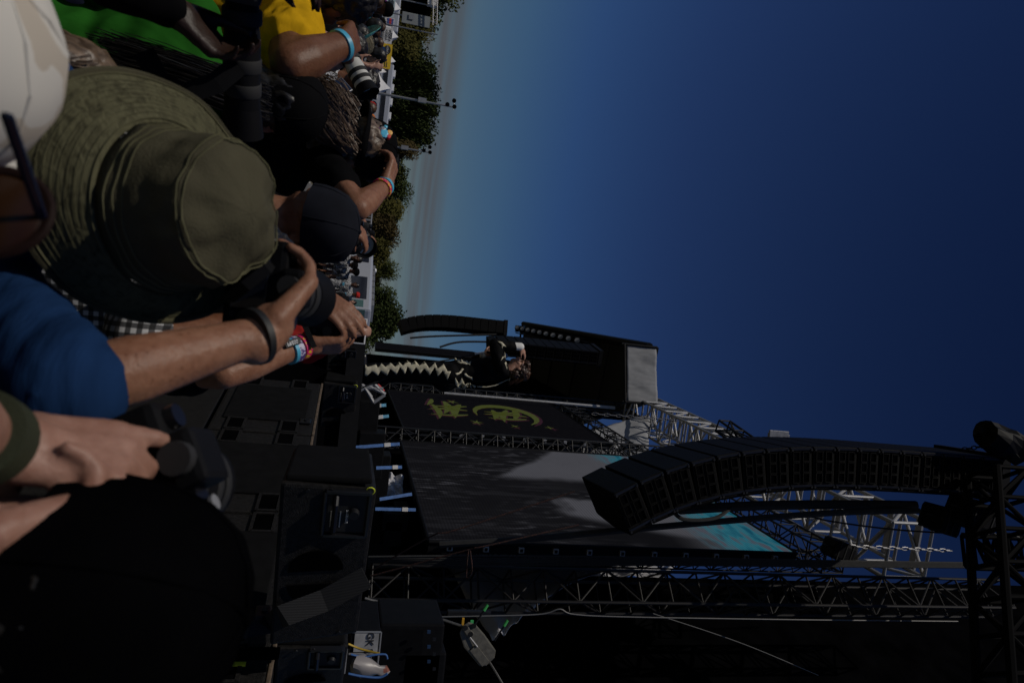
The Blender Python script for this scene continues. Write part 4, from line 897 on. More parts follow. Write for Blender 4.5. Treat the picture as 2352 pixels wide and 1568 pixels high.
def hand(F, k, w_, f, n, side=1, curl=(.35, .5, .35), thumb=(.6, .5), sz=1.0, spread=.05, curls=None):
    """w_ wrist, f finger direction, n palm normal, side=+1 thumb on f x n side"""
    f = Vector(f).normalized(); n = Vector(n); n = (n - f * n.dot(f)).normalized(); s = f.cross(n).normalized() * side; w_ = Vector(w_)
    fl = [.074, .083, .077, .060]; off = [.031, .0105, -.0105, -.030]; kn = [.094, .098, .093, .084]
    F.cap(k, w_ - f * .02, w_ + f * .02, .026 * sz, .028 * sz)
    tips = []
    for i in range(4):
        kp = w_ + (f * kn[i] + s * off[i]) * sz - n * .002
        F.cap(k, w_ + (f * .015 + s * off[i] * .62) * sz, kp, .0165 * sz, .0118 * sz)
        c = curls[i] if curls else curl; a = 0; p = kp; d0 = (f + s * (spread * (1.5 - i) )).normalized(); r = [.0102, .0092, .0085, .0072]
        for j, fr in enumerate((.45, .31, .24)):
            a += c[j]; d = d0 * math.cos(a) + n * math.sin(a); q = p + d * fl[i] * fr * sz; F.cap(k, p, q, r[j] * sz * (.9 if i == 3 else 1), r[j + 1] * sz * (.9 if i == 3 else 1)); p = q
        tips.append(p)
    F.cap(k, w_ + f * .03 * sz + s * .012 * sz, w_ + f * .075 * sz - s * .012 * sz, .018 * sz, .015 * sz)
    tb = w_ + (f * .028 + s * .028 + n * .006) * sz; t1 = tb + (f * .72 + s * (.62) * thumb[0] / .6 + n * .25).normalized() * .042 * sz
    t2 = t1 + (f * .9 + s * .25 + n * thumb[1]).normalized() * .034 * sz; t3 = t2 + (f * .9 - s * .05 + n * thumb[1] * 1.3).normalized() * .027 * sz
    F.chain(k, [w_ + (f * .01 + s * .012) * sz, tb, t1, t2, t3], [.019 * sz, .0175 * sz, .0128 * sz, .0112 * sz, .0085 * sz]); return tips
def head(F, k, H, f, u, s=1.0):
    f = Vector(f).normalized(); u = Vector(u); u = (u - f * u.dot(f)).normalized(); r = f.cross(u)
    P = lambda a, b, c: H + (r * a + f * b + u * c) * s
    F.ell(k, P(0, -.012, .03), .074 * s, .093 * s, .088 * s, r, u)
    F.ell(k, P(0, .026, -.035), .058 * s, .062 * s, .078 * s, r, u)
    F.cap(k, P(0, .058, -.088), P(0, .066, -.082), .024 * s)                # chin
    F.cap(k, P(0, .086, .012), P(0, .104, -.026), .009 * s, .0155 * s)       # nose
    F.cap(k, P(-.012, .096, -.03), P(.012, .096, -.03), .010 * s)
    F.cap(k, P(-.034, .074, .034), P(.034, .074, .034), .014 * s)            # brow
    F.cap(k, P(-.018, .086, -.058), P(.018, .086, -.058), .0095 * s)         # lips
    F.cap(k, P(-.016, .084, -.068), P(.016, .084, -.068), .0095 * s)
    for a in (-1, 1):
        F.ell(k, P(a * .077, -.012, -.004), .011 * s, .021 * s, .032 * s, r, u)
        F.cap(k, P(a * .045, .056, -.018), P(a * .04, .06, -.03), .02 * s)
    return r, f, u
SKINS = {}
def skin_mat(name, col, frk=0):
    m, t, b, L = nodes(name); b.inputs['Roughness'].default_value = .48; b.inputs['Specular IOR Level'].default_value = .3
    b.inputs['Subsurface Weight'].default_value = .08; b.inputs['Subsurface Radius'].default_value = (.012, .004, .002); b.inputs['Subsurface Scale'].default_value = .5
    c = t.nodes.new('ShaderNodeTexCoord'); n = t.nodes.new('ShaderNodeTexNoise'); n.inputs['Scale'].default_value = 26; n.inputs['Detail'].default_value = 9; n.inputs['Roughness'].default_value = .68; L(c.outputs['Object'], n.inputs['Vector'])
    x = t.nodes.new('ShaderNodeMix'); x.data_type = 'RGBA'; x.inputs[6].default_value = (col[0] * .70, col[1] * .58, col[2] * .52, 1); x.inputs[7].default_value = (col[0] * 1.12, col[1] * 1.12, col[2] * 1.14, 1)
    r = t.nodes.new('ShaderNodeMapRange'); r.inputs[1].default_value = .32; r.inputs[2].default_value = .68; L(n.outputs[0], r.inputs[0]); L(r.outputs[0], x.inputs[0]); src = x.outputs[2]
    if frk:
        v = t.nodes.new('ShaderNodeTexVoronoi'); v.inputs['Scale'].default_value = 95; v.inputs['Randomness'].default_value = 1; L(c.outputs['Object'], v.inputs['Vector'])
        q = t.nodes.new('ShaderNodeMapRange'); q.inputs[1].default_value = .08; q.inputs[2].default_value = .26; q.inputs[3].default_value = frk; q.inputs[4].default_value = 0; L(v.outputs['Distance'], q.inputs[0])
        y = t.nodes.new('ShaderNodeMix'); y.data_type = 'RGBA'; y.inputs[7].default_value = (col[0] * .45, col[1] * .33, col[2] * .25, 1); L(q.outputs[0], y.inputs[0]); L(src, y.inputs[6]); src = y.outputs[2]
    L(src, b.inputs['Base Color'])
    n2 = t.nodes.new('ShaderNodeTexNoise'); n2.inputs['Scale'].default_value = 150; n2.inputs['Detail'].default_value = 6; L(c.outputs['Object'], n2.inputs['Vector']); bp = t.nodes.new('ShaderNodeBump'); bp.inputs['Strength'].default_value = .6; bp.inputs['Distance'].default_value = .0016; L(n2.outputs[0], bp.inputs['Height']); L(bp.outputs[0], b.inputs['Normal'])
    return m
SK_L = skin_mat('light_skin', (.44, .26, .19)); SK_F = skin_mat('freckled_skin', (.29, .148, .09), .6); SK_T = skin_mat('tan_skin', (.28, .14, .085)); SK_B = skin_mat('brown_skin', (.17, .075, .038)); SK_D = skin_mat('dark_skin', (.085, .038, .022)); SK_P = skin_mat('pale_skin', (.34, .19, .14))
def hair_mat(name, c1, c2, sc=60):
    m, t, b, L = nodes(name); b.inputs['Roughness'].default_value = .45; c = t.nodes.new('ShaderNodeTexCoord'); mp = t.nodes.new('ShaderNodeMapping'); mp.inputs['Scale'].default_value = (1, 1, .18); n = t.nodes.new('ShaderNodeTexNoise'); n.inputs['Scale'].default_value = sc; n.inputs['Detail'].default_value = 5
    L(c.outputs['Object'], mp.inputs[0]); L(mp.outputs[0], n.inputs['Vector']); r = t.nodes.new('ShaderNodeValToRGB'); r.color_ramp.elements[0].position = .35; r.color_ramp.elements[1].position = .68; r.color_ramp.elements[0].color = (*c1, 1); r.color_ramp.elements[1].color = (*c2, 1)
    L(n.outputs[0], r.inputs[0]); L(r.outputs[0], b.inputs['Base Color']); bp = t.nodes.new('ShaderNodeBump'); bp.inputs['Strength'].default_value = .8; bp.inputs['Distance'].default_value = .006; L(n.outputs[0], bp.inputs['Height']); L(bp.outputs[0], b.inputs['Normal']); return m
HR_K = hair_mat('black_hair', (.004, .0035, .003), (.016, .013, .012)); HR_B = hair_mat('brown_hair', (.035, .018, .009), (.12, .065, .035)); HR_G = hair_mat('grey_brown_hair', (.045, .028, .017), (.21, .145, .10)); HR_S = hair_mat('silver_hair', (.14, .13, .12), (.4, .38, .36))
def cloth(name, col, rough=.85, var=.2): return mat(name, col, rough, 0, var, 9, .25, 700, spec=.04)
C_BLK = cloth('black_cotton', (.0042, .0042, .0048)); C_NAVY = cloth('navy_cotton', (.008, .010, .020)); C_BLUE = mat('blue_cotton', (.010, .031, .092), .9, 0, .25, 14, .9, 26, .03, (.5, .5, 2.4)); C_GRN = mat('green_cotton', (.017, .105, .012), .9, 0, .25, 10, .9, 22, .03, (1.2, 1, .5)); C_YEL = mat('yellow_cotton', (.62, .35, .010), .9, 0, .2, 10, .9, 20, .03, (.7, .7, 1.5)); C_JEAN = cloth('denim', (.03, .045, .09)); C_WHT = cloth('white_cotton', (.72, .71, .69)); C_OLV = cloth('olive_cotton', (.095, .092, .05)); C_GREY = cloth('grey_cotton', (.16, .16, .17)); C_RED = cloth('red_cotton', (.42, .03, .025)); C_ORG = cloth('orange_cotton', (.6, .16, .02)); C_TEAL = cloth('teal_cotton', (.03, .22, .24)); C_PUR = cloth('purple_cotton', (.12, .03, .16))
def gingham():
    m, t, b, L = nodes('gingham_check'); b.inputs['Roughness'].default_value = .85; c = t.nodes.new('ShaderNodeTexCoord'); s = t.nodes.new('ShaderNodeSeparateXYZ'); L(c.outputs['Object'], s.inputs[0]); o_ = []
    for ax in (0, 2):
        a = t.nodes.new('ShaderNodeMath'); a.operation = 'MULTIPLY'; a.inputs[1].default_value = 55; L(s.outputs[ax], a.inputs[0]); f = t.nodes.new('ShaderNodeMath'); f.operation = 'FRACT'; L(a.outputs[0], f.inputs[0]); g = t.nodes.new('ShaderNodeMath'); g.operation = 'GREATER_THAN'; g.inputs[1].default_value = .5; L(f.outputs[0], g.inputs[0]); o_.append(g.outputs[0])
    a = t.nodes.new('ShaderNodeMath'); a.operation = 'ADD'; L(o_[0], a.inputs[0]); L(o_[1], a.inputs[1]); h = t.nodes.new('ShaderNodeMath'); h.operation = 'MULTIPLY'; h.inputs[1].default_value = .5; L(a.outputs[0], h.inputs[0])
    r = t.nodes.new('ShaderNodeValToRGB'); r.color_ramp.interpolation = 'CONSTANT'; r.color_ramp.elements[0].color = (.006, .006, .007, 1); r.color_ramp.elements[1].color = (.07, .07, .075, 1); r.color_ramp.elements[1].position = .3; e = r.color_ramp.elements.new(.8); e.color = (.55, .55, .56, 1); L(h.outputs[0], r.inputs[0]); L(r.outputs[0], b.inputs['Base Color']); return m
C_GING = gingham(); C_BW = two_tone('black_white_print', (.02, .02, .022), (.66, .66, .67), 34, .5, .8, (1, 1, .5), c3=(.2, .2, .22), thr3=.56); C_CAMO = two_tone('camo_cotton', (.09, .075, .045), (.035, .035, .022), 26, .5, .85, c3=(.17, .14, .09), thr3=.58)
def cap_hat(parent, H, f, u, m, r=.102, bill=1, bm=None, tilt=0, h=.125, name='cap', bl=.075):
    """baseball cap worn on head H; bill: +1 to the front, -1 turned backwards, 0 none. parts crown, bill, button, seams"""
    f = Vector(f).normalized(); u = Vector(u); u = (u - f * u.dot(f)).normalized()
    q = Quaternion(f.cross(u), tilt); f = q @ f; u = q @ u; rt = f.cross(u); c = H + u * .030
    prof = [(r * 1.0, 0), (r * 1.01, h * .2), (r * .97, h * .45), (r * .86, h * .68), (r * .66, h * .86), (r * .38, h * .97), (r * .08, h * 1.01)]
    mb = MB(); mb.lathe(c, u, prof, 36, f)
    ax = lambda p: (Vector(p) - c)
    mb.v = [tuple(c + ax(p) + f * (ax(p).dot(f) * .12) + u * (.004 * noise.noise(Vector(p) * 25))) for p in mb.v]
    cr_ = mb.build('cap', m, parent, True)
    for k in range(6):
        t = math.pi * k / 3 + .52; pts = [c + (f * math.cos(t) * 1.0 + rt * math.sin(t)) * (rr * 1.006) + f * (math.cos(t) * rr * .12) + u * hh for rr, hh in prof]; MB().path(pts, .0016, 5).build('panel_seam', m, cr_)
    MB().lathe(c + u * h * 1.01, u, [(.008, -.003), (.008, .003), (.004, .006)], 10).build('button', m, cr_, True)
    if bill:
        d = f * bill; s = rt; vs = []; n = 18
        for i in range(n + 1):
            t = math.pi * i / n - math.pi / 2; a = c + (d * math.cos(t) * (1.12 if bill > 0 else .9) + s * math.sin(t)) * r * .99 + u * .006
            e = (r * .98 * math.sin(t)); ed = c + d * (r * 1.1 + bl * math.cos(t * .86) ** .6) * (math.cos(t) ** .35 if math.cos(t) > 1e-4 else 0) + s * e * 1.0 - u * (.018 + .55 * abs(math.sin(t)) ** 2 * .02) + u * (.006)
            mid = a.lerp(ed, .5) + u * .004
            vs += [a, mid, ed]
        nv = len(vs); vs2 = [p - u * .005 for p in vs]
        fs = []
        for i in range(n):
            for j in range(2): fs.append((3 * i + j, 3 * i + 3 + j, 3 * i + 4 + j, 3 * i + 1 + j)); fs.append((nv + 3 * i + j, nv + 3 * i + 1 + j, nv + 3 * i + 4 + j, nv + 3 * i + 3 + j))
            fs.append((3 * i + 2, 3 * i + 5, nv + 3 * i + 5, nv + 3 * i + 2))
        MB().add(vs + vs2, fs).build('bill', bm or m, cr_, True)
    return cr_, c, f, u, rt
def strands(name, parent, m, roots, n, ln, d, r=.0022, wob=.02, seed=1):
    """long hair: many thin locks from roots (list of (point, normal))"""
    rn = random.Random(seed); mb = MB()
    for i in range(n):
        p, nn = roots[rn.randrange(len(roots))]; p = Vector(p) + V(rn.gauss(0, .008), rn.gauss(0, .008), rn.gauss(0, .008)); pts = [p]; v = (Vector(nn) * .6 + Vector(d) * .6 + V(rn.gauss(0, .12), rn.gauss(0, .12), rn.gauss(0, .1)))
        L_ = ln * rn.uniform(.6, 1.1); ph = rn.uniform(0, 6)
        for k in range(7):
            v = v * .55 + Vector(d) * .6 + V(math.sin(ph + k * 1.3), math.cos(ph + k), 0) * wob * 6; v.normalize(); p = p + v * L_ / 7; pts.append(p)
        mb.path(pts, r, 4, [r * (1.3 - .12 * k) for k in range(8)])
    o = mb.build(name, m, parent); return o
def person(label, H, f, *, skin=SK_L, shirt=C_BLK, trousers=C_NAVY, arms=(), bf=None, lean=(0, 0), hair=None, s=1.0, vox=.008, cvox=None, sleeve=.6, group=None, legs=True, up=(0, 0, 1), neck=True, amp=.006, freq=11, stretch=(1, 1, 1), ground=0, hands=True, hairlong=0, build=True, fem=0, loc=None, eyes=False, shw=.178, extra=None, smooth=4):
    H = Vector(H); f = Vector(f).normalized(); up = Vector(up).normalized(); bf = Vector(bf or f); bf.z = 0; bf.normalize(); Z = V(0, 0, 1); rt = bf.cross(Z)
    F = Fig(); r_, f_, u_ = head(F, 'body', H, f, up, s)
    N = H - u_ * .135 * s - f_ * .030 * s + V(lean[0] * -.0, 0, 0)
    Ln = V(lean[0], lean[1], 0)
    C_ = N - Z * .20 * s - Ln * .3; P_ = N - Z * .56 * s - Ln
    F.cap('body', H - u_ * .05 * s - f_ * .02 * s, N - Z * .03, .052 * s, .060 * s)
    off = .014
    def torso(k, e):
        F.ell(k, C_ + Z * .02, (.165 + e) * s, (.112 + e) * s, (.20 + e) * s, rt, N - C_)
        F.ell(k, C_.lerp(P_, .55), (.150 + e) * s, (.108 + e) * s, (.20 + e) * s, rt, C_ - P_)
        F.ell(k, P_, (.165 + e) * s, (.118 + e) * s, (.14 + e) * s, rt)
        for a in (-1, 1):
            F.cap(k, N - Z * .055 * s + rt * a * .03, N - Z * .075 * s + rt * a * (shw - .02) * s, (.052 + e) * s, (.056 + e) * s)
            F.cap(k, C_ + rt * a * .09 * s + bf * .02, C_ + rt * a * .12 * s + Z * .1 * s, (.09 + e) * s, (.075 + e) * s)
    torso('body', 0); torso('shirt', off)
    got = {a['side'] for a in arms}; arms = list(arms)
    for sd_ in (-1, 1):
        if sd_ not in got and not (len(arms) and arms[0].get('only')):
            sh = N - Z * .075 * s + rt * sd_ * shw * s; el = sh - Z * .28 * s + rt * sd_ * .05 - bf * .02; arms.append(dict(side=sd_, el=el, wr=el - Z * .23 * s + bf * .06, f=V(0, 0, -1) + bf * .2, n=-rt * sd_))
    info = []
    for a in arms:
        sh = Vector(a.get('sh') or (N - Z * .075 * s + rt * a['side'] * shw * s)); el = Vector(a['el']); wr = Vector(a['wr']); k_ = a.get('k', 1.0) * s
        F.chain('body', [sh, sh.lerp(el, .5), el], [.050 * k_, .046 * k_, .038 * k_])
        F.chain('body', [el, el.lerp(wr, .28), el.lerp(wr, .7), wr], [.038 * k_, .041 * k_, .031 * k_, .0255 * k_])
        if hands and a.get('hand', True): a['tips'] = hand(F, 'body', wr, a.get('f', wr - el), a.get('n', bf), a.get('ts', a['side']), a.get('curl', (.35, .5, .4)), a.get('thumb', (.6, .5)), a.get('sz', 1.0) * s, a.get('spread', .05), a.get('curls'))
        sv = a.get('sleeve', sleeve)
        if sv <= 1: F.chain('shirt', [sh, sh.lerp(el, sv * .6), sh.lerp(el, sv)], [.066 * k_, .064 * k_, .062 * k_])
        else:
            F.chain('shirt', [sh, el], [.064 * k_, .053 * k_]); F.chain('shirt', [el, el.lerp(wr, sv - 1)], [.053 * k_, .040 * k_])
        info.append((sh, el, wr))
    F.cap('shirt', N - Z * .05 * s, N - Z * .025 * s, .075 * s, .068 * s)
    if legs:
        for a in (-1, 1):
            hp = P_ + rt * a * .085 * s - Z * .03; kn = V(hp.x, hp.y, ground + (hp.z - ground) * .53) + bf * .03; an = V(hp.x, hp.y, ground + .09) + rt * a * .03
            F.chain('trousers', [hp, kn, an], [.092 * s, .068 * s, .055 * s]); F.cap('shoes', an - Z * .04 - bf * .04, an - Z * .045 + bf * .14, .045, .036)
        F.ell('trousers', P_ - Z * .02, .172 * s, .126 * s, .11 * s, rt)
    o = thing('person', label, 'person', loc or (P_.x, P_.y, ground), group)
    b = link('body', F.mesh('body', skin, vox, smooth), o)
    link('shirt', F.mesh('shirt', shirt, cvox or max(vox, .007), 6, amp, freq, H.x * 3 + 1, stretch), o)
    if legs:
        link('trousers', F.mesh('trousers', trousers, .016, 4, .008, 8), o); link('shoes', F.mesh('shoes', BLK, .014, 3), o)
    if eyes:
        for a in (-1, 1):
            c = H + (r_ * a * .032 + f_ * .079 + u_ * .012) * s; MB().lathe(c, f_, [(.002, -.01), (.012, -.004), (.011, .003), (.004, .007)], 10).build('eye', EYEM, o, True)
        MB().box(H + (f_ * .0955 - u_ * .063) * s, (.034 * s, .004, .004), frame((0, 0, 0), r_, f_, u_)).build('mouth', LIPM, o)
    if hair:
        G = Fig(); P = lambda x, y, z: H + (r_ * x + f_ * y + u_ * z) * s
        G.ell('hair', P(0, -.022, .045), .086 * s, .098 * s, .090 * s, r_, u_); G.ell('hair', P(0, -.055, -.01), .076 * s, .062 * s, .085 * s, r_, u_)
        if hairlong: G.ell('hair', P(0, -.06, -.09), .095 * s, .055 * s, hairlong * s, r_, u_)
        if hairlong >= 0: link('hair', G.mesh('hair', hair, max(vox, .008), 2, .012, 34, 3), o)
    for q in (extra or []): q(o)
    return o, dict(N=N, C=C_, P=P_, rt=rt, bf=bf, arms=info, H=H, f=f_, u=u_, r=r_, fig=F, body=b, defs=arms)
EYEM = mat('eye', (.03, .02, .015), .15); LIPM = mat('lips', (.16, .06, .05), .5)
def band(parent, a, b, t, r, wd, m, name='wristband', th=.0025, flat=.85):
    a = Vector(a); b = Vector(b); d = (b - a).normalized(); c = a.lerp(b, t); mb = MB()
    mb.lathe(c - d * wd / 2, d, [(r, 0), (r + th, .0005), (r + th, wd - .0005), (r, wd)], 24); return mb.build(name, m, parent, True)
BND_C = mat('cyan_band', (.08, .42, .62), .4); BND_Y = two_tone('yellow_pink_band', (.72, .42, .02), (.62, .02, .12), 95, .42, .5, kind='voronoi'); BND_P = two_tone('white_purple_band', (.5, .48, .6), (.09, .05, .2), 80, .5, .5); BND_K = mat('black_band', (.008, .008, .008), .6); BND_O = mat('olive_band', (.022, .028, .010), .8, bump=.3, bs=500)
def camera_(label, p, f, u, s=1.0, ll=.10, lr=.036, white=False, strap=True, group='cameras held up by photographers', hood=True, cat='camera'):
    p = Vector(p); f = Vector(f).normalized(); u = Vector(u); u = (u - f * u.dot(f)).normalized(); r = f.cross(u); M = frame((0, 0, 0), r, f, u)
    o = thing('camera', label, cat, p, group); W_ = lambda a, b, c: p + (r * a + f * b + u * c) * s
    MB().box(p, (.135 * s, .045 * s, .09 * s), M).build('body', BLK, o, bevel=.010 * s)
    MB().box(W_(.058, .022, -.006), (.03 * s, .04 * s, .085 * s), M).build('grip', RUB, o, bevel=.010 * s)
    MB().box(W_(0, -.004, .056), (.055 * s, .055 * s, .035 * s), M).build('viewfinder', BLK, o, bevel=.008 * s)
    MB().box(W_(0, -.0235, -.006), (.075 * s, .004, .052 * s), M).build('rear_screen', GLS, o, bevel=.001)
    MB().tube(W_(0, -.03, .056), W_(0, -.042, .056), .016 * s, n=14).build('eyecup', RUB, o, True)
    for a, hh in ((.05, .012), (-.048, .010), (.034, .006)): MB().tube(W_(a, 0, .045), W_(a, 0, .045 + hh), .012 * s, n=14).build('dial', BLKG, o, True)
    MB().tube(W_(.045, -.024, .005), W_(.045, -.028, .005), .013 * s, n=14).build('control_wheel', BLKG, o, True)
    for c in (.03, -.028): MB().tube(W_(.047, -.023, c), W_(.047, -.026, c), .004 * s, n=8).build('button', STEELB, o)
    LM = LENSW if white else BLK
    MB().lathe(W_(0, .022, -.004), f, [(lr * .86, 0), (lr * .9, ll * .3), (lr * .9, ll * .3), (lr, ll * .42), (lr, ll)], 28).build('lens_barrel', LM, o, True)
    for k, t in enumerate((.18, .55, .75)): MB().lathe(W_(0, .022, -.004) + f * ll * t, f, [(lr * 1.02, 0), (lr * 1.06, .002), (lr * 1.06, ll * .1), (lr * 1.02, ll * .1 + .002)], 28).build('lens_ring', RUB, o, True)
    MB().lathe(W_(0, .022, -.004) + f * ll * .985, f, [(lr * .86, 0), (lr * .5, .004), (.001, .006)], 24).build('front_glass', GLS, o, True)
    if hood:
        mb = MB(); c = W_(0, .022, -.004) + f * ll; vs = []; n = 28; q, w2 = r, u
        for rr, h in ((lr * 1.02, -.01), (lr * 1.22, .045 * s), (lr * 1.16, .045 * s), (lr * .98, -.01)):
            vs += [c + f * h + (q * math.cos(2 * math.pi * i / n) + w2 * math.sin(2 * math.pi * i / n)) * rr for i in range(n)]
        mb.add(vs, [(k * n + i, k * n + (i + 1) % n, ((k + 1) % 4) * n + (i + 1) % n, ((k + 1) % 4) * n + i) for k in range(4) for i in range(n)]).build('lens_hood', BLK, o, True)
    if strap:
        pts = [W_(-.07, 0, .03), W_(-.10, -.03, -.02), W_(-.09, -.05, -.10), W_(-.02, -.06, -.16), W_(.05, -.05, -.11), W_(.085, -.03, -.03), W_(.07, 0, .03)]
        ribbon('strap', None, None, pts, .012 * s, BLK, f, o)
    return o, W_
LENSW = mat('white_lens_paint', (.58, .57, .53), .45)
# ------------------------------------------------------------------ the singer
SY = 7.5
def sg(X, Y, dy=0): return at(X, Y, SY + dy)
SUIT = mat('black_suit', (.004, .004, .0045), .75, spec=.08, bump=.3, bs=120); CREAM = mat('cream_leather', (.50, .46, .34), .55, var=.22, vs_=22, bump=.5, bs=60)
SHR = hair_mat('chestnut_hair', (.018, .007, .003), (.075, .032, .014))
def singer():
    F = Fig(); k = 'body'
    Hs = sg(1190, 843); f = V(-.93, -.05, .10); u = V(.25, .05, 1)
    r_, f_, u_ = head(F, k, Hs, f, u, .98)
    nb = sg(1163, 853); shR = sg(1152, 848, -.17); shL = sg(1152, 856, .17); ch = sg(1118, 848); wa_ = sg(1068, 851); hp = sg(1035, 857)
    F.cap(k, Hs - u_ * .06, nb, .056, .060)
    def torso(kk, e):
        F.cap(kk, nb - V(0, 0, .03), ch, .07 + e, .125 + e); F.cap(kk, ch, wa_, .125 + e, .112 + e); F.cap(kk, wa_, hp, .112 + e, .125 + e)
        F.cap(kk, shR, shL, .058 + e, .058 + e); F.cap(kk, ch + V(-.02, -.08, .03), ch + V(-.02, .08, .03), .10 + e, .10 + e)
    torso(k, -.01); torso('jacket', .012)
    F.cap('jacket', wa_, sg(1022, 868), .128, .150); F.cap('jacket', sg(1035, 880), sg(1020, 884), .07, .07)
    # raised right arm shading the eyes
    el = sg(1137, 791, -.16); wr = sg(1196, 796, -.10)
    F.chain(k, [shR, el], [.05, .04]); F.chain(k, [el, wr], [.04, .027])
    hand(F, k, wr, sg(1208, 818, -.06) - wr, V(.15, .5, -1), -1, (.25, .35, .25), (.6, .4), 1.0)
    F.chain('jacket', [shR, shR.lerp(el, .5), el], [.075, .071, .064]); F.chain('jacket', [el, el.lerp(wr, .72)], [.064, .050])
    F.cap('cuff', el.lerp(wr, .76), el.lerp(wr, .98), .044, .046)
    # left arm with the microphone
    el2 = sg(1092, 828, .22); wr2 = sg(1112, 815, .02); mic0 = sg(1118, 808, .0)
    F.chain(k, [shL, el2], [.05, .04]); F.chain(k, [el2, wr2], [.038, .028]); hand(F, k, wr2, sg(1130, 806) - wr2, V(0, .9, .3), 1, (.9, 1.1, .7), (.6, .8), .95)
    F.chain('jacket', [shL, el2], [.072, .062]); F.chain('jacket', [el2, el2.lerp(wr2, .7)], [.06, .048]); F.cap('cuff', el2.lerp(wr2, .72), el2.lerp(wr2, .95), .04, .04)
    # legs
    kR = sg(938, 848, -.05); aR = sg(842, 853, -.04); kL = sg(938, 858, .12); aL = sg(842, 866, .12)
    for hpx, kn, an in ((hp + V(0, -.07, -.02), kR, aR), (hp + V(.02, .08, -.02), kL, aL)):
        F.chain(k, [hpx, kn, an], [.085, .055, .042]); F.chain('trousers', [hpx, hpx.lerp(kn, .5), kn, an], [.118, .103, .080, .088])
        F.cap('shoes', an + V(.03, 0, -.03), an + V(-.16, 0, -.045), .042, .034)
    F.cap('trousers', hp, hp + V(0, 0, -.04), .135, .13)
    o = thing('person', 'singer in black suit with cream zigzags shading his eyes with one hand', 'person', (hp.x, hp.y, 2.09))
    link('body', F.mesh(k, SK_L, .009, 3), o); jk = link('jacket', F.mesh('jacket', SUIT, .011, 4, .010, 9, 5), o); tr = link('trousers', F.mesh('trousers', SUIT, .012, 4, .012, 7, 2), o)
    link('shirt_cuffs', F.mesh('cuff', C_WHT, .007, 2), o); link('shoes', F.mesh('shoes', BLKG, .012, 2), o)
    G = Fig(); P = lambda x, y, z: Hs + r_ * x + f_ * y + u_ * z
    G.ell('hair', P(0, -.03, .05), .088, .098, .088, r_, u_); G.ell('hair', P(0, -.075, -.02), .078, .06, .10, r_, u_); G.ell('hair', P(0, -.06, .09), .07, .075, .06, r_, u_); G.ell('hair', P(-.03, .04, .085), .05, .05, .035, r_, u_)
    hm = link('hair', G.mesh('hair', SHR, .009, 2, .022, 30, 3), o)
    strands('loose_hair', o, SHR, [(P(x, -.05 + y, .08 + z), P(x, y - .06, .06 + z) - Hs) for x in (-.05, 0, .05) for y, z in ((0, .03), (-.05, 0), (-.07, -.06), (.04, .04))], 320, .12, V(.4, .05, -.5), .0022, .02, 4)
    for a in (-1, 1): MB().lathe(P(a * .032, .079, .012), f_, [(.002, -.01), (.011, -.004), (.004, .005)], 8).build('eye', EYEM, o, True)
    # appliques laid on the cloth
    def decal(poly, targets, name, m, off=.006, holes=None):
        bm = bmesh.new(); vs = [bm.verts.new((x, y, 0)) for x, y in poly]; es = [bm.edges.new((vs[i], vs[(i + 1) % len(vs)])) for i in range(len(vs))]
        bmesh.ops.triangle_fill(bm, edges=es, use_beauty=True)
        for _ in range(5):
            lg = [e for e in bm.edges if e.calc_length() > 6]
            if not lg: break
            bmesh.ops.subdivide_edges(bm, edges=lg, cuts=1); bmesh.ops.triangulate(bm, faces=bm.faces)
        last = SY
        for v in bm.verts:
            d = ray(v.co.x, v.co.y).normalized(); best = None
            for T in targets:
                h = T.ray_cast(EYE, d)
                if h[0] is not None and h[3] < 9.5 and (best is None or h[3] < best[3]): best = h
            if best: v.co = best[0] - d * off * 1.2; last = v.co.y
            else: v.co = at(v.co.x, v.co.y, last)
        me = bpy.data.meshes.new(name); bm.to_mesh(me); bm.free(); me.materials.append(m); me.shade_smooth(); q = link(name, me, o); sm = q.modifiers.new('thickness', 'SOLIDIFY'); sm.thickness = .004; return q
    T1 = BVHTree.FromPolygons([v.co.copy() for v in tr.data.vertices], [tuple(p.vertices) for p in tr.data.polygons]); T2 = BVHTree.FromPolygons([v.co.copy() for v in jk.data.vertices], [tuple(p.vertices) for p in jk.data.polygons])
    c4 = lambda zx, zy: (746.5 + zx * .1953, 717.8 + zy * .1953)
    up_e = [(470, 600), (500, 640), (600, 610), (620, 650), (665, 598), (710, 640), (770, 590), (825, 640), (868, 580), (918, 625), (965, 560), (1015, 605), (1060, 566), (1112, 625), (1170, 572), (1225, 655), (1295, 588), (1325, 660), (1395, 605), (1440, 690)]
    lo_e = [(1480, 690), (1440, 790), (1385, 680), (1325, 748), (1290, 640), (1230, 735), (1165, 655), (1115, 720), (1070, 640), (1020, 715), (970, 630), (940, 722), (880, 640), (840, 725), (765, 660), (730, 740), (650, 685), (620, 740), (550, 690), (490, 745), (465, 735)]
    decal([c4(*p) for p in up_e + lo_e], [T1, T2], 'zigzag_stripe', CREAM)
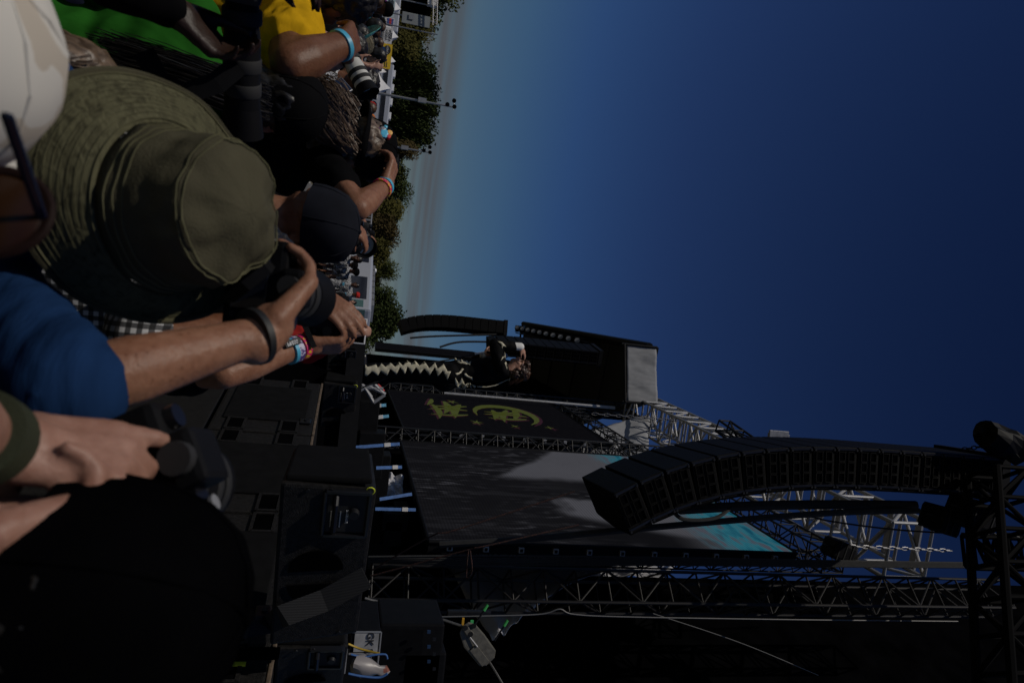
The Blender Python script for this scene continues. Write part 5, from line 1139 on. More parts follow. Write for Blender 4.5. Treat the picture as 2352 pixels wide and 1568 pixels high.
    for nm, pl in (('batwing_patch', [(1515, 545), (1530, 528), (1560, 560), (1570, 545), (1590, 585), (1640, 605), (1600, 550), (1650, 575), (1670, 565), (1685, 590), (1720, 575), (1705, 615), (1680, 605), (1660, 610), (1630, 600), (1590, 600), (1550, 580)]),
                   ('bone_patch', [(1535, 710), (1575, 705), (1610, 655), (1632, 662), (1600, 710), (1550, 735), (1533, 725)]), ('bone_patch', [(1635, 715), (1655, 712), (1690, 745), (1738, 765), (1738, 792), (1690, 765), (1640, 740)]),
                   ('fang_patch', [(1535, 765), (1575, 835), (1610, 770), (1650, 850), (1705, 812), (1725, 890), (1690, 860), (1635, 895), (1600, 860), (1580, 895), (1540, 855), (1528, 800)]),
                   ('sleeve_bolt', [(2025, 335), (2080, 345), (2105, 370), (2130, 400), (2090, 395), (2080, 430), (2075, 375)]), ('arm_patch', [(2062, 572), (2085, 520), (2112, 500), (2110, 455), (2122, 495), (2118, 545), (2105, 520)]),
                   ('shoulder_patch', [(2112, 590), (2130, 575), (2145, 620), (2142, 670), (2125, 620)]), ('collar_patch', [(2160, 800), (2175, 760), (2195, 725), (2190, 760), (2168, 805)]),
                   ('tail_patch', [(1730, 840), (1780, 865), (1760, 885), (1735, 865)]), ('back_piping', [(1790, 862), (1900, 868), (2000, 850), (2100, 805), (2160, 780), (2160, 787), (2100, 815), (2005, 862), (1900, 880), (1790, 876)])):
        try: decal([c4(*p) for p in pl], [T1, T2], nm, CREAM)
        except Exception as ex: print('decal', nm, ex)
    o2 = thing('microphone', 'black microphone with silver ball held at the singer mouth', 'microphone', mic0); mt = sg(1160, 817, -.02)
    MB().tube(mic0, mic0.lerp(mt, .85), .013, .02, 12).build('handle', BLK, o2, True); MB().lathe(mt, mt - mic0, [(.012, -.028), (.026, -.012), (.027, .008), (.018, .026), (.002, .032)], 16).build('grille_ball', ALUD, o2, True)
    MB().tube(sg(1090, 812.5), sg(1113, 809), .011, n=8).build('white_tape', WHITE, o2, True)
    cable('black microphone cable running taut from singer down to the right', [sg(1090, 812.5), sg(1040, 824), sg(979, 836, -.02), sg(905, 862, -.05), sg(846, 884, -.05), sg(822, 895, 0)], .0085)
singer()
SK_K = skin_mat('shadowed_skin', (.026, .013, .009))  # skin tone darkened to hold the shadow over the left-edge photographer's arm
# ------------------------------------------------------------------ near photographers
Zv = V(0, 0, 1)
def P_(X, Y, y): return at(X, Y, y)
# man in the olive bucket hat
Cb = P_(388, 482, .97); A_ = V(.0, -.53, .85).normalized()
hf = V(.10, .86, .50).normalized(); Hh = Cb - A_ * .035 + hf * .0
wr1 = P_(604, 768, .95); el1 = P_(150, 892, .80)
o1, i1 = person('person in blue shirt and olive bucket hat photographing with a black camera', Hh, hf, skin=SK_F, shirt=C_BLUE, trousers=C_JEAN, up=A_, bf=V(.15, 1, 0), vox=.0048, cvox=.007, sleeve=.99, amp=.0055, freq=13, stretch=(.55, .55, 2.2),
  arms=[dict(side=1, sh=P_(-25, 690, 1.0), el=el1, wr=wr1, f=P_(690, 668, 1.02) - wr1, n=V(-.75, .62, .1), curl=(.55, .75, .5), thumb=(.3, .7), sz=1.12, k=.98, ts=-1),
        dict(side=-1, el=P_(150, 330, 1.15), wr=P_(420, 470, 1.30), f=V(.3, .3, 1), n=V(1, .2, 0), hand=True)], hair=None)
G = Fig(); G.ell('hair', Hh - A_ * .06 - hf * .045, .085, .07, .085); G.ell('hair', Hh - A_ * .13 - hf * .06, .08, .055, .08); link('hair', G.mesh('hair', HR_K, .008, 2, .012, 30), o1)
band(o1, el1, wr1, .955, .031, .010, BND_K, 'hair_tie', .007)
# the bucket hat: crown with seams, brim with stitch rows
OLV = mat('olive_canvas', (.066, .060, .036), .85, var=.22, vs_=10, bump=.35, bs=350, spec=.15); OLT = mat('olive_thread', (.11, .105, .06), .9, spec=.05)
hatf = (hf - A_ * hf.dot(A_)).normalized(); hatr = hatf.cross(A_)
ho = MB().box(Cb, (.001, .001, .001)).mesh('x')
def hat_pt(t, s_):
    """s_ 0..1 crown base to top rim, 1..2 top disc, -1..0 brim outward"""
    c, s = math.cos(t), math.sin(t); d = hatf * c + hatr * s
    n_ = noise.noise(V(c * 1.5, s * 1.5, s_ * 2.5)) * .006 + noise.noise(V(c * 5, s * 5, s_ * 4)) * .0025
    if s_ < 0:
        q = -s_; R_ = .163 + .0115 * c - .016 * s + .004 * math.cos(2 * t); D_ = .044 - .04 * c - .006 * s - .004 * math.cos(2 * t)
        return Cb + d * (.108 + (R_ - .108) * q ** .9) - A_ * (D_ * q ** 1.15) + A_ * (n_ * 1.2 * q + .008 * q * noise.noise(V(c * 2.2, s * 2.2, 7)))
    pk = 0.0018 * noise.noise(V(c * 9, s * 11, s_ * 3)) * math.exp(-((s_ - 1.0) / .16) ** 2) + .004 * noise.noise(V(c * 3, s * 3, s_ * 6))
    if s_ <= 1: return Cb + d * (.108 - .014 * s_ - .010 * max(0, s_ - .75) / .25 + n_ * s_ * 1.4 - .005 * math.sin(s_ * 3.14) + pk) + A_ * (.100 * s_ + n_ * .8)
    q = s_ - 1; return Cb + d * ((.084 + n_ * 1.4 + pk) * (1 - q)) + A_ * (.100 + .030 * math.sin(q * 1.57) + n_ * .8 * (1 - q) + .006 * noise.noise(V(c * (1 - q) * 2, s * (1 - q) * 2, 3)))
def grid(fn, t_n, ss, name, m, parent, thick=.002):
    vs = [fn(2 * math.pi * i / t_n, s_) for s_ in ss for i in range(t_n)]; fs = [(k * t_n + i, k * t_n + (i + 1) % t_n, (k + 1) * t_n + (i + 1) % t_n, (k + 1) * t_n + i) for k in range(len(ss) - 1) for i in range(t_n)]
    o = MB().add(vs, fs).build(name, m, parent, True); sm = o.modifiers.new('thickness', 'SOLIDIFY'); sm.thickness = thick; return o
def canvas_rip():
    m, t, b, L = nodes('quilted_canvas'); b.inputs['Roughness'].default_value = .85; b.inputs['Specular IOR Level'].default_value = .12; c = t.nodes.new('ShaderNodeTexCoord')
    v = t.nodes.new('ShaderNodeTexNoise'); v.inputs['Scale'].default_value = 75; v.inputs['Detail'].default_value = 3; v.inputs['Distortion'].default_value = .8; mp = t.nodes.new('ShaderNodeMapping'); mp.inputs['Scale'].default_value = (.55, 1.5, 1.2); L(c.outputs['Object'], mp.inputs[0]); L(mp.outputs[0], v.inputs['Vector'])
    r = t.nodes.new('ShaderNodeValToRGB'); r.color_ramp.elements[0].color = (.045, .042, .024, 1); r.color_ramp.elements[1].color = (.105, .10, .056, 1); r.color_ramp.elements[0].position = .3; r.color_ramp.elements[1].position = .55; L(v.outputs[0], r.inputs[0]); L(r.outputs[0], b.inputs['Base Color'])
    bp = t.nodes.new('ShaderNodeBump'); bp.inputs['Strength'].default_value = .85; bp.inputs['Distance'].default_value = .004; L(v.outputs[0], bp.inputs['Height']); L(bp.outputs[0], b.inputs['Normal']); return m
hat = grid(hat_pt, 96, [0, .1, .2, .3, .4, .5, .6, .7, .78, .85, .91, .96, 1, 1.03, 1.07, 1.12, 1.2, 1.3, 1.4, 1.5, 1.65, 1.8, 1.999], 'bucket_hat', OLV, o1)
brim = grid(hat_pt, 128, [-.001 - k / 12 for k in range(13)], 'brim', canvas_rip(), hat, .003)
rim = MB().path([hat_pt(2 * math.pi * i / 96, -1.02) for i in range(97)], .0045, 6).build('brim_edge', OLV, hat, True)
for s_ in (-.06, -.93, -.16, -.25, -.34, -.43, -.52, -.61, -.70, -.79, .10, .20, .30, .955, 1.03): MB().path([hat_pt(2 * math.pi * i / 96, s_) + A_ * .0015 + (hat_pt(2 * math.pi * i / 96, s_) - Cb) * .008 for i in range(97)], .0011 if s_ > -.1 or s_ < -.9 else .00035, 4).build('stitching', OLT, hat)
cam1, W1 = camera_('black camera held by the person in the olive bucket hat', P_(598, 655, 1.03), P_(712, 684, 1.25) - P_(598, 655, 1.03), V(0, -.2, 1), .95, .16, .042, strap=False)
ribbon('camera_strap', 'black camera strap over the hand below the bucket hat', 'strap', [P_(520, 690, 1.02), P_(565, 655, .98), P_(612, 618, .98), P_(625, 598, 1.02), P_(622, 575, 1.06)], .016, BLK, V(.2, -1, .2))
# dark cap and hands with a small camera at the lower right
o3, i3 = None, None
H3 = P_(45, 1380, .64); wl = P_(-15, 1022, .62); f3 = V(.15, 1, .1)
o3, i3 = person('person in plain black cap seen from behind at the lower right corner', H3, f3, skin=SK_P, shirt=C_BLK, bf=V(-.35, 1, 0), vox=.0045, cvox=.008, sleeve=.8,
  arms=[dict(side=-1, el=P_(-200, 930, .52), wr=wl, f=P_(330, 1058, .68) - wl, n=V(.8, .5, -.25), curls=[(.12, .2, .2), (.6, 1.0, .7), (.7, 1.1, .7), (.8, 1.1, .7)], thumb=(.35, .3), sz=1.0, ts=1, k=.86),
        dict(side=1, el=P_(-420, 1420, .48), wr=P_(-110, 1262, .55), f=P_(295, 1122, .68) - P_(-110, 1262, .55), n=V(-.8, .5, -.2), curls=[(.05, .1, .1), (.6, .9, .6), (.8, 1, .6), (.9, 1.0, .6)], sz=1.0, ts=-1)], hair=HR_K)
cap_hat(o3, H3, f3, V(0, -.25, 1), mat('shaded_black_cotton', (.0018, .0018, .0022), .95, spec=0, bump=.3, bs=600), .108, 1, None, 0, .150)  # cotton set below true black, so the cap's shade sits in its colour
band(o3, P_(-200, 930, .52), wl, .80, .0335, .026, BND_O, 'watch_strap', .003)
c3 = P_(325, 1112, .75)
cam3, W3 = camera_('small black camera with engraved dials in the hands at lower right', c3, P_(520, 1108, .93) - c3, V(-.45, -.8, .3), 1.05, .10, .046, strap=False, hood=False)
for k in range(6): MB().box(W3(-.055 + .012 * k, .0, .0465), (.004, .006, .002), frame((0, 0, 0), V(1, 0, 0), V(0, 1, 0))).build('dial_mark', WHITE, cam3)
MB().tube(W3(.045, 0, .057), W3(.045, 0, .0605), .008, n=14).build('silver_dial', ALU, cam3, True); MB().tube(W3(.02, -.012, .046), W3(.02, -.012, .056), .008, n=14).build('silver_dial', ALU, cam3, True)
MB().lathe(W3(0, .022, -.004) + (P_(520, 1108, .93) - c3).normalized() * .086, P_(520, 1108, .93) - c3, [(.0462, 0), (.0475, .0008), (.0462, .0016)], 28).build('pale_ring', mat('dull_gold', (.16, .14, .10), .4, .6), cam3, True)
# white cap and amber glasses, lower left corner
H2 = P_(-445, 105, .62); f2 = V(.75, .75, .35).normalized(); u2 = V(-.15, -.2, 1)
o2_, i2 = person('person in stained white cap with amber sunglasses in the near left corner', H2, f2, skin=SK_T, shirt=C_NAVY, bf=V(.4, 1, 0), vox=.008, sleeve=.7, hair=HR_B)
OWH = two_tone('stained_white_canvas', (.62, .59, .53), (.50, .44, .36), 9, .60, .85); 
cap_hat(o2_, H2, f2, u2, OWH, .108, 1, None, .2, .14, bl=.045)
AMB = mat('amber_lens', (.020, .007, .002), .25, spec=.2); gp = P_(-10, 486, .56); sg_ = link('sunglasses', MB().box(P_(62, 400, .52), (.004, .11, .007), frame((0, 0, 0), (P_(150, 545, .58) - P_(90, 350, .5)).cross(Zv), P_(150, 545, .58) - P_(90, 350, .5))).mesh('sunglasses', mat('dark_blue_frame', (.01, .014, .035), .3), False, .003), o2_)
MB().lathe(gp, V(-.35, -.9, .1), [(.030, -.002), (.032, 0), (.028, .003), (.002, .006)], 24).build('amber_lens', AMB, sg_, True); MB().path([gp + (V(1, -.35, 0).normalized() * math.cos(t) + V(0, .1, 1) * math.sin(t)) * .033 for t in [i * math.pi / 10 for i in range(21)]], .004, 6).build('lens_rim', mat('brown_rim', (.012, .005, .004), .6, spec=.1), sg_, True)
# gingham shirt
o5, i5 = person('person in black and white gingham shirt behind the bucket hat', P_(540, 600, 1.62), V(.1, 1, .1), skin=SK_B, shirt=C_GING, bf=V(.1, 1, 0), vox=.008, sleeve=.85, hair=HR_K,
  arms=[dict(side=1, sh=P_(335, 715, 1.50), el=P_(322, 790, 1.34), wr=P_(565, 740, 1.52), f=V(-.2, .4, 1), n=V(-1, 0, 0))])
# hands lifting a DSLR
c6 = P_(752, 725, 1.95); wl6 = P_(722, 672, 1.93); wr6 = P_(702, 793, 1.90); el6 = P_(515, 858, 1.72)
o6, i6 = person('person lifting a black camera overhead, both wrists bare but one banded', P_(505, 700, 1.95), V(.1, 1, .25), skin=SK_T, shirt=C_BLK, vox=.0055, sleeve=.7, hair=HR_K, bf=V(.15, 1, 0),
  arms=[dict(side=1, el=el6, wr=wr6, f=P_(768, 792, 1.92) - wr6, n=V(-.8, .5, .1), curl=(.55, .8, .6), thumb=(.5, .4), ts=-1), dict(side=-1, el=P_(600, 545, 1.78), wr=wl6, f=P_(795, 728, 1.9) - wl6, n=V(.25, .8, -.5), curl=(.2, .35, .3), thumb=(.5, .5), ts=1)])
for t, m, wd, nm in ((.78, BND_C, .012, 'cyan_wristband'), (.83, BND_P, .02, 'patterned_wristband'), (.93, BND_Y, .020, 'yellow_red_wristband')): band(o6, el6, wr6, t, .0335 - .005 * (t - .7), wd, m, nm)
tg = el6.lerp(wr6, .83) + V(-.02, -.045, .0); tb_ = link('press_tag', MB().box(tg, (.05, .004, .018), frame((0, 0, 0), wr6 - el6, V(0, -1, 0))).mesh('press_tag', BND_K, False, .002), o6)
text('lettering', 'PRESS', WHITE, tb_, tg + V(0, -.004, 0), wr6 - el6, (-V(0, -1, .2).cross(wr6 - el6)), .014, .0006)
camera_('black camera with rear screen lifted by two hands', c6, V(.05, 1, .05), V(0, 0, 1), 1.0, .10, .04, strap=False)
ribbon('camera_strap', 'dark camera strap hanging below the lifted camera', 'strap', [P_(640, 640, 1.9), P_(672, 690, 1.9), P_(700, 748, 1.88), P_(716, 785, 1.86), P_(722, 798, 1.86)], .014, BLK, V(0, -1, .3))
# green shirt
o7, i7 = person('person in bright green shirt and plain black cap turned away', P_(622, 235, 2.05), V(-.1, 1, .05), skin=SK_L, shirt=C_GRN, trousers=C_BLK, vox=.009, cvox=.009, sleeve=.8, hair=HR_K, amp=.012, freq=9)
cap_hat(o7, P_(622, 235, 2.05), V(-.1, 1, .05), Zv, C_BLK, .104, 1)
strands('long_hair', o7, HR_K, [(P_(600 + 5 * j, 205 + 10 * i, 1.93), V(0, -1, 0)) for i in range(7) for j in range(3)], 700, .36, V(-.1, -.15, -1), .0022, .015, 3)
# photographer dressed in black at the left edge with a long lens
o15, i15 = person('person in black at the left edge holding a long black lens sideways', P_(650, -150, 1.40), V(.9, .5, 0), skin=SK_K, shirt=C_BLK, vox=.008, sleeve=1.85, bf=V(.55, .85, 0), hair=HR_K,
  arms=[dict(side=-1, el=P_(250, -60, 1.28), wr=P_(395, 20, 1.38), f=P_(500, 110, 1.42) - P_(395, 20, 1.38), n=V(.3, .3, 1), curl=(.55, .7, .5), thumb=(.5, .3), ts=-1, sz=1.05), dict(side=1, el=P_(380, -200, 1.2), wr=P_(560, -130, 1.35), f=V(.2, .2, 1), n=V(1, .2, 0))])
camera_('black camera with long dark lens pointing right at the left edge', P_(562, -70, 1.42), P_(562, 150, 1.52) - P_(562, -70, 1.42), V(0, 0, 1), 1.15, .25, .036, strap=False)
ribbon('camera_strap', 'black camera strap hanging under the long dark lens', 'strap', [P_(548, 150, 1.45), P_(500, 190, 1.45), P_(430, 215, 1.45), P_(370, 190, 1.45), P_(330, 120, 1.45)], .04, BLK, V(.2, -1, .2))
# person with grey brown hair and denim behind the white cap
o16, i16 = person('person with long grey brown hair and denim shirt beside the hat brim', P_(90, 205, 1.28), V(0, 1, .1), skin=SK_T, shirt=C_JEAN, vox=.01, hair=HR_G, hairlong=.12, sleeve=1.5)
strands('long_hair', o16, HR_G, [(P_(150 + 20 * j, 170 + 14 * i, 1.18), V(.3, -.7, 0)) for i in range(7) for j in range(4)], 700, .26, V(.25, -.2, -.9), .0017, .03, 7)
# yellow shirt
el8 = P_(668, 148, 1.98); wr8 = P_(790, 102, 2.1)
o8, i8 = person('person in yellow shirt with bent bare arm and cyan wristband', P_(772, -8, 2.35), V(.3, 1, .1), skin=SK_B, shirt=C_YEL, trousers=C_NAVY, vox=.007, cvox=.008, sleeve=.62, hair=HR_K, hairlong=.1, amp=.010, freq=14, bf=V(.1, 1, 0),
  arms=[dict(side=1, sh=P_(668, 42, 2.28), el=el8, wr=wr8, f=P_(840, 62, 2.28) - wr8, n=V(-.4, .8, -.3), curl=(.5, .8, .5), thumb=(.5, .6), ts=-1, k=1.5, sz=1.15)])
band(o8, el8, wr8, .93, .043, .016, BND_C, 'cyan_wristband')
# camo cap with a see-through visor
H18 = P_(812, 84, 5.8); o18, i18 = person('person in camo cap with teal see-through visor tilted up', H18, V(.3, 1, .2), skin=SK_L, shirt=C_BLK, vox=.012, hair=HR_K)
VIS = mat('teal_visor', (.10, .34, .30), .15, var=.7, vs_=30); cp18, cc, cf, cu_, crt = cap_hat(o18, H18, V(-.8, -.6, .25), V(.1, .1, 1), C_CAMO, .125, 1, VIS, .75, .15, bl=.10)
MB().lathe(cc + cu_ * .004, cu_, [(.128, 0), (.130, .001), (.130, .022), (.126, .023)], 28, cf).build('printed_hatband', BND_Y, cp18, True); MB().lathe(cc + cu_ * .03, cu_, [(.126, 0), (.129, .001), (.127, .014), (.122, .015)], 28, cf).build('cyan_hatband', BND_C, cp18, True)
# black cap with embroidered emblem, long hair
H10 = P_(812, 335, 2.62); el10 = P_(822, 478, 2.28); wr10 = P_(884, 427, 2.46)
o10, i10 = person('person in black cap with colourful emblem and long greying hair, elbow raised', H10, V(.35, 1, .25), skin=SK_T, shirt=C_BLK, vox=.006, cvox=.009, sleeve=.52, bf=V(.2, 1, 0), hair=HR_G, hairlong=.12,
  arms=[dict(side=1, sh=P_(745, 382, 2.55), el=el10, wr=wr10, f=P_(905, 372, 2.5) - wr10, n=V(-.8, .5, -.4), curl=(.5, .7, .5), ts=-1, k=1.1, sz=1.05)])
cp10, cc, cf, cu_, crt = cap_hat(o10, H10, V(-.55, -.8, .25), V(0, .12, 1), C_BLK, .106, 1, None, -.1, .13)
for (a, b, w_, m) in ((-.25, .055, .05, BND_C), (-.18, .075, .03, GI), (-.32, .072, .022, RB), (-.1, .05, .03, ALUD), (-.2, .035, .035, C_PUR), (.02, .06, .02, BND_C)):
    d = (cf * math.cos(a) + crt * math.sin(a)); q = cc + d * .121 + cu_ * b; MB().lathe(q - d * .01, d, [(w_ * .36, 0), (w_ * .36, .012), (w_ * .2, .014)], 9).build('emblem_stitching', m, cp10)
strands('long_hair', o10, HR_G, [(P_(795 + 10 * j, 250 + 15 * i, 2.48), V(-.5, -.6, 0)) for i in range(7) for j in range(3)], 1500, .26, V(-.35, -.2, -.75), .0017, .075, 9)
band(o10, el10, wr10, .86, .034, .016, BND_Y, 'yellow_red_wristband'); band(o10, el10, wr10, .97, .032, .014, BND_C, 'cyan_wristband')
camera_('black camera pressed to the face under the emblem cap', P_(872, 372, 2.72), V(.35, 1, .1), Zv, 1.0, .1, .036, strap=False)
# navy cap turned backwards
H11 = P_(690, 505, 2.08); o11, i11 = person('person in navy cap with its strap opening at the back', H11, V(.5, 1, .1), skin=SK_T, shirt=C_NAVY, vox=.008, sleeve=.7, hair=None, bf=V(.3, 1, 0))
cp11, cc, cf, cu_, crt = cap_hat(o11, H11, V(.5, 1, .1), V(.1, -.12, 1), mat('navy_cap_cotton', (.010, .011, .016), .9, spec=.1), .108, 1, None, 0, .14)
pb = cc - cf * .094 + cu_ * .032; dd = [(-cf * math.cos(t) + crt * math.sin(t)) * .105 for t in (-.45, -.3, -.15, 0, .15, .3, .45)]
MB().path([cc + d * .92 + cu_ * (.058 * math.cos(i * .5 - 1.5)) + cu_ * .004 for i, d in enumerate(dd)], .004, 6).build('strap_opening_edge', C_NAVY, cp11); MB().path([cc + d * 1.01 + cu_ * .008 for d in dd], .008, 6).build('rear_strap', BLK, cp11)
# forearm with wristbands, camera with pale ring
H17 = P_(740, 560, 3.2); el17 = P_(742, 455, 3.0); wr17 = P_(803, 508, 3.1)
o17, i17 = person('person behind the navy cap with two bright wristbands', H17, V(.2, 1, .1), skin=SK_T, shirt=C_GREY, vox=.009, hair=HR_K, arms=[dict(side=-1, el=el17, wr=wr17, f=V(.5, .3, .6), n=V(.5, .5, -.4), k=1.1)])
band(o17, el17, wr17, .80, .037, .024, BND_Y, 'yellow_red_wristband'); band(o17, el17, wr17, .64, .039, .024, BND_C, 'cyan_wristband')
camera_('camera with pale lens ring held by banded wrists behind the navy cap', P_(805, 532, 3.3), V(.2, 1, .1), Zv, 1, .12, .045, True, strap=False)
# photographer aiming a white lens
H14 = P_(800, 545, 4.5); el14 = P_(762, 574, 4.2); wr14 = P_(812, 559, 4.2)
o14, i14 = person('grey haired photographer aiming a white telephoto lens', H14, V(.6, .1, .2), skin=SK_T, shirt=C_BLK, vox=.011, hair=HR_S, sleeve=.5, arms=[dict(side=-1, el=el14, wr=wr14, f=V(-.2, 0, 1), n=V(-.3, 1, 0), curl=(.6, .8, .5)), dict(side=1, el=P_(822, 500, 4.4), wr=P_(840, 535, 4.3), f=V(.6, -.2, .2), n=V(0, 0, -1))])
camera_('white telephoto lens aimed right past the metal barrier', P_(826, 540, 4.3), P_(848, 580, 3.9) - P_(826, 540, 4.3), Zv, 1.2, .22, .055, True, strap=False)
# curly black hair with a yellow earplug
H12 = P_(815, 185, 5.2); o12, i12 = person('person with curly black hair, yellow earplug and printed scarf', H12, V(-.75, .35, .15), skin=SK_B, shirt=C_BW, vox=.011, hair=None, sleeve=.5, bf=V(-.2, 1, 0), eyes=True)
G = Fig(); f_, u_, r_ = i12['f'], i12['u'], i12['r']
for k in range(34):
    a = random.uniform(-1, 1); b = random.uniform(-1.25, .55); c = random.uniform(0, 1); d = (r_ * a + f_ * b * .9 + u_ * (.25 + c)).normalized(); G.ell('curly_hair', H12 + d * .115 + u_ * .02, .045, .045, .045)
link('curly_hair', G.mesh('curly_hair', HR_K, .012, 1, .016, 45, 3), o12)
MB().lathe(H12 + r_ * .085 - u_ * .01 - f_ * .008, r_, [(.008, -.01), (.010, .008), (.004, .012)], 8).build('earplug', glow('neon_foam', (.5, .55, 0), .0) if False else YEL, o12, True)
# hand with a phone
H13 = P_(700, 260, 3.05); w13 = P_(712, 214, 3.0); o13, i13 = person('person holding a dark phone up beside the curly haired head', H13, V(0, 1, 0), skin=SK_L, shirt=C_BLK, vox=.007, cvox=.011, hair=HR_B, hairlong=.12, arms=[dict(side=-1, el=P_(640, 232, 2.9), wr=w13, f=P_(765, 218, 3.05) - w13, n=V(.2, .8, -.2), curl=(.35, .5, .3), ts=1)])
ph = P_(768, 205, 2.99); o = thing('phone', 'dark smartphone held up by a pale hand', 'phone', ph); d_ = (P_(792, 196, 3.02) - P_(745, 214, 2.96)); M = frame((0, 0, 0), d_, V(0, 1, .2).cross(d_)); MB().box(ph, (.15, .072, .009), M).build('case', ALUD, o, bevel=.004); MB().box(ph + V(0, -.002, .0), (.143, .066, .0115), M).build('glass', GLS, o, bevel=.003)
# second white lens
o19, i19 = person('photographer with white banded telephoto lens pointing down right', P_(790, 112, 4.2), V(.6, 1, 0), skin=SK_L, shirt=C_BLK, vox=.012, hair=HR_K, arms=[dict(side=1, el=P_(755, 150, 4.0), wr=P_(798, 138, 4.0), f=V(.2, .2, 1), n=V(-1, .4, 0))])
camera_('white banded telephoto lens beside the yellow shirted arm', P_(795, 112, 3.95), P_(826, 172, 3.92) - P_(795, 112, 3.95), Zv, 1.1, .22, .052, True, strap=False)
# raised open hand in front of the yellow banner
w20 = P_(852, 150, 7.5); o20, i20 = person('person raising an open hand before the yellow banner', P_(838, 172, 7.6), V(.3, -1, 0), skin=SK_L, shirt=C_BLK, vox=.014, hair=HR_B, eyes=True, arms=[dict(side=-1, el=P_(820, 150, 7.5), wr=w20, f=V(0, 0, 1), n=V(0, -1, 0), curl=(.1, .15, .1), spread=.15)])
# hands with a phone by the far speaker
o21, i21 = person('person holding a phone in both hands by the far stage corner', P_(790, 760, 4.6), V(.2, 1, 0), skin=SK_L, shirt=C_RED, vox=.012, hair=HR_K, bf=V(.2, 1, 0), arms=[dict(side=-1, el=P_(770, 735, 4.4), wr=P_(800, 741, 4.3), f=V(.2, .1, 1), n=V(.8, .5, 0), ts=1), dict(side=1, el=P_(765, 785, 4.4), wr=P_(797, 773, 4.3), f=V(-.2, .1, 1), n=V(-.8, .5, 0), ts=-1)])
band(o21, P_(770, 735, 4.4), P_(800, 741, 4.3), .9, .036, .03, BND_Y, 'yellow_red_wristband')
ph = P_(826, 760, 4.3); o = thing('phone', 'phone in a pale cover held over the speakers', 'phone', ph); MB().box(ph, (.16, .012, .08)).build('case', WHITE, o, bevel=.004); MB().box(ph + V(0, .002, 0), (.15, .016, .07)).build('glass', GLS, o, bevel=.003)
tag(MB().path([P_(0, 1528, .56), P_(22, 1538, .57), P_(38, 1556, .58), P_(46, 1590, .59)], .011, 8).build('cord_strap', two_tone('cream_weave', (.55, .50, .40), (.1, .09, .07), 260, .5, .8), None, True), 'cream woven strap in the bottom corner below the black cap', 'strap')
# ------------------------------------------------------------------ security staff by the coach
def staff(label, Xh, Y, Xf, cap=None, sk=SK_B, tro=C_BLK, shorts=False, f=V(.1, -1, 0), arms=()):
    ft = atz(Xf, Y, 0); hz = up_to(ft, Xh).z - .1; s = hz / 1.62
    o, i = person(label, V(ft.x, ft.y, hz), f, skin=sk, shirt=C_BW, trousers=tro, s=s, vox=.018, hair=HR_K if not cap else None, sleeve=.75, group='security staff in printed shirts', eyes=True, arms=arms)
    if cap: cap_hat(o, i['H'], f, Zv, cap, .105 * s, 1)
    cpt = i['C'] + i['bf'] * .135 * s; mb = MB()
    for k in range(4): mb.box(cpt + i['rt'] * (.03 * (k - 1.5)) - V(0, 0, .02), (.02, .012, .06 + .02 * (k % 2)))
    p = mb.build('print_on_chest', BND_C, o); p['kind'] = 'stuff'; return o, i
staff('security person in black cap and printed shirt facing the crowd', 822, 606, 668, C_BLK)
staff('security person standing between the printed shirts, seen further back', 822, 640, 690, None, SK_D, C_BLK)
staff('security person with red cap near the coach front', 824, 664, 702, C_RED, SK_B)
staff('security person nearest the coach door with grey hair', 816, 682, 704, None, SK_L)
o, i = staff('tall security person in printed shirt and shorts with dark curly hair', 828, 572, 640, None, SK_D, C_BW)
staff('security person half hidden behind the tall one', 818, 590, 655, C_BLK, SK_B)
# metal barrier
a = P_(835, 472, 16); b = P_(822, 572, 15); o = thing('crowd_barrier', 'galvanised metal barrier left of the tour coach', 'barrier', V(a.x, a.y, 0)); top = up_to(a, 855).z
A0 = V(a.x, a.y, 0); B0 = V(b.x, b.y, 0)
for k in range(13): p = A0.lerp(B0, k / 12); strut('upright', p, p + Zv * (top - .0), .018 if k % 4 else .03, ALUD, o)
for z in (.2, top * .55, top * .8, top): strut('rail', A0 + Zv * z, B0 + Zv * z, .022, ALUD, o)
# ------------------------------------------------------------------ the crowd behind, heads seen over one another
random.seed(21)
protos = []
for k, (hr, lg, fem) in enumerate(((HR_K, 0, 0), (HR_B, .12, 1), (HR_B, 0, 0), (None, 0, 0))):
    arms = [] if k != 1 else [dict(side=1, el=V(.3, .12, 1.25), wr=V(.22, .2, 1.52), f=V(-.2, .2, 1), n=V(-1, 0, 0))]
    o, i = person('crowd proto', V(0, 0, 1.62), V(0, 1, 0), skin=SK_L, shirt=C_BLK, vox=.02, hair=hr, hairlong=lg, arms=arms, eyes=True, group='festival crowd before the tents')
    if k == 3: cap_hat(o, V(0, 0, 1.62), V(0, 1, 0), Zv, C_BLK, .104, 1)
    protos.append(o)
shirts = [(C_BLK, 'black'), (C_NAVY, 'navy'), (C_GREY, 'grey'), (C_WHT, 'white'), (C_RED, 'red'), (C_BLUE, 'blue'), (C_TEAL, 'teal'), (C_ORG, 'orange'), (C_PUR, 'purple'), (C_OLV, 'olive'), (C_CAMO, 'camo'), (C_BW, 'printed')]
skins = [SK_L, SK_T, SK_B, SK_D, SK_P]
kinds = ['with black hair', 'with long hair', 'with brown hair', 'in a cap']
spots_ = [(20, 'at far left'), (50, 'under the can banner'), (85, 'under the white banner'), (128, 'under the yellow banner'), (172, 'right of the yellow banner'), (204, 'near the last tent'), (238, 'below the taller mast'), (270, 'below the long trailer'), (298, 'left of the emblem cap')]
def recol(o, m, name):
    for c in o.children:
        if c.name.split('.')[0] == name and c.material_slots: c.material_slots[0].link = 'OBJECT'; c.material_slots[0].material = m
used = {}; first = set(); n_c = 0
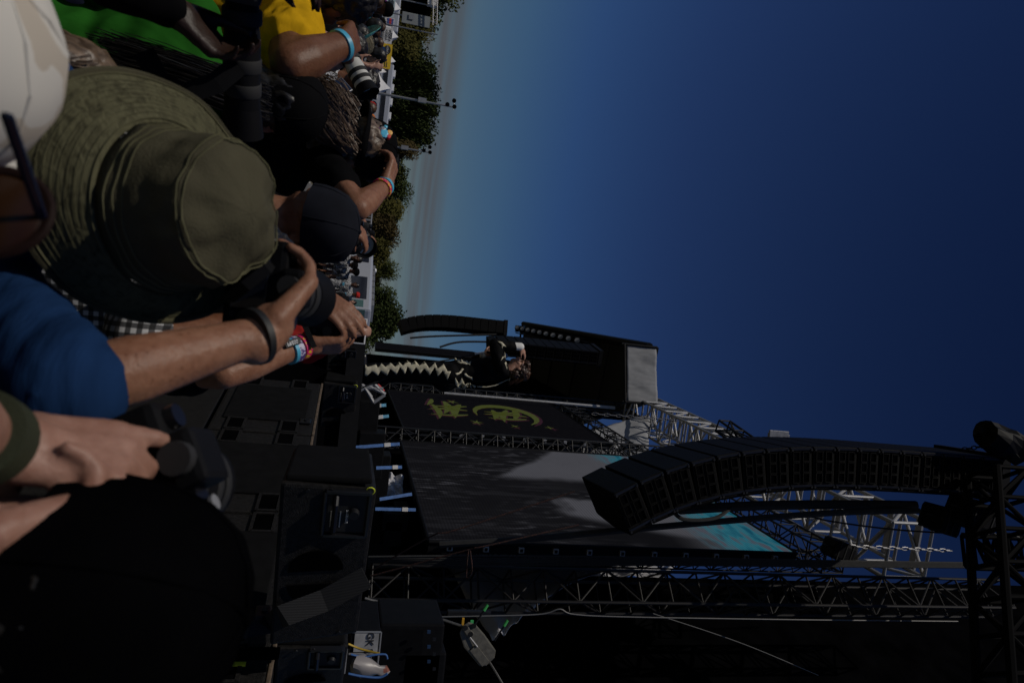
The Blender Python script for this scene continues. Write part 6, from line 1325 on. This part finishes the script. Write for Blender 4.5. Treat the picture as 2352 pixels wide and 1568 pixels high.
fixed = [(846, 246, 15.8, 3, C_RED, 4), (842, 273, 14.0, 3, C_ORG, 1), (845, 164, 15.8, 2, C_CAMO, 4), (852, 133, 17.5, 2, C_BLK, 4), (868, 116, 17.5, 3, C_BLUE, 0), (868, 51, 15.8, 3, C_BLK, 0), (880, 20, 12.2, 3, C_BLK, 0), (872, 8, 15.8, 3, C_PUR, 0), (818, 230, 12.2, 2, C_BLK, 4), (834, 232, 15.8, 0, C_BLK, 0), (815, 250, 13.1, 2, C_BLK, 4), (852, 92, 14.0, 0, C_BLK, 0), (862, 65, 19.2, 0, C_OLV, 4)]
def put(X, Y, d, k, m, nm, skn, rot, capm=None):
    global n_c
    p = P_(X, Y, d); z = p.z / 1.62; z = min(max(z, .9), 1.18)
    M = Matrix.Translation((p.x, p.y, 0)) @ Matrix.Rotation(rot, 4, 'Z') @ Matrix.Diagonal((z * 1.0, z * 1.0, p.z / 1.62, 1))
    src = protos[k]
    if k not in first: first.add(k); src.matrix_basis = M; o = src
    else: o = copy_tree(src, M)
    recol(o, m, 'shirt'); recol(o, skn, 'body')
    if capm: recol(o, capm, 'cap')
    loc = min(spots_, key=lambda q: abs(q[0] - Y))[1]; near = 'near ' if d < 14 else 'farther ' if d < 19 else 'distant '
    lab = '%sperson in %s top %s %s' % (near, nm, kinds[k], loc)
    used[lab] = used.get(lab, 0) + 1
    if used[lab] > 1: lab += [', further left', ', further right', ', further back', ', standing taller', ', standing lower', ', half hidden'][min(used[lab] - 1, 5)]
    o['label'] = lab; n_c += 1
for X, Y, d, k, cm, ro in fixed: put(X, Y, d, k, shirts[n_c % 12][0], shirts[n_c % 12][1], skins[(n_c * 2) % 5], 3.1 if ro else .2 + random.uniform(-.5, .5), cm if k == 3 else None)
for j in range(84):
    Y = -12 + 335 * (j + random.random()) / 84; d = random.choice((11, 13, 15, 17, 20, 24, 28)) * random.uniform(.92, 1.08); z = random.uniform(1.6, 1.9); hz = 796 - .1056 * (Y - 784)
    m, nm = random.choice(shirts[:9] if random.random() < .5 else shirts[:3] + shirts[9:]); k = random.choice((0, 1, 2, 3, 0, 2)); put(hz + (z - 1.9) / d * FPX, Y, d, k, m, nm, random.choice(skins), random.choice((0, .4, 3.1, 2.6, -.6)), random.choice((C_BLK, C_RED, C_BLUE, C_WHT, C_NAVY)) if k == 3 else None)
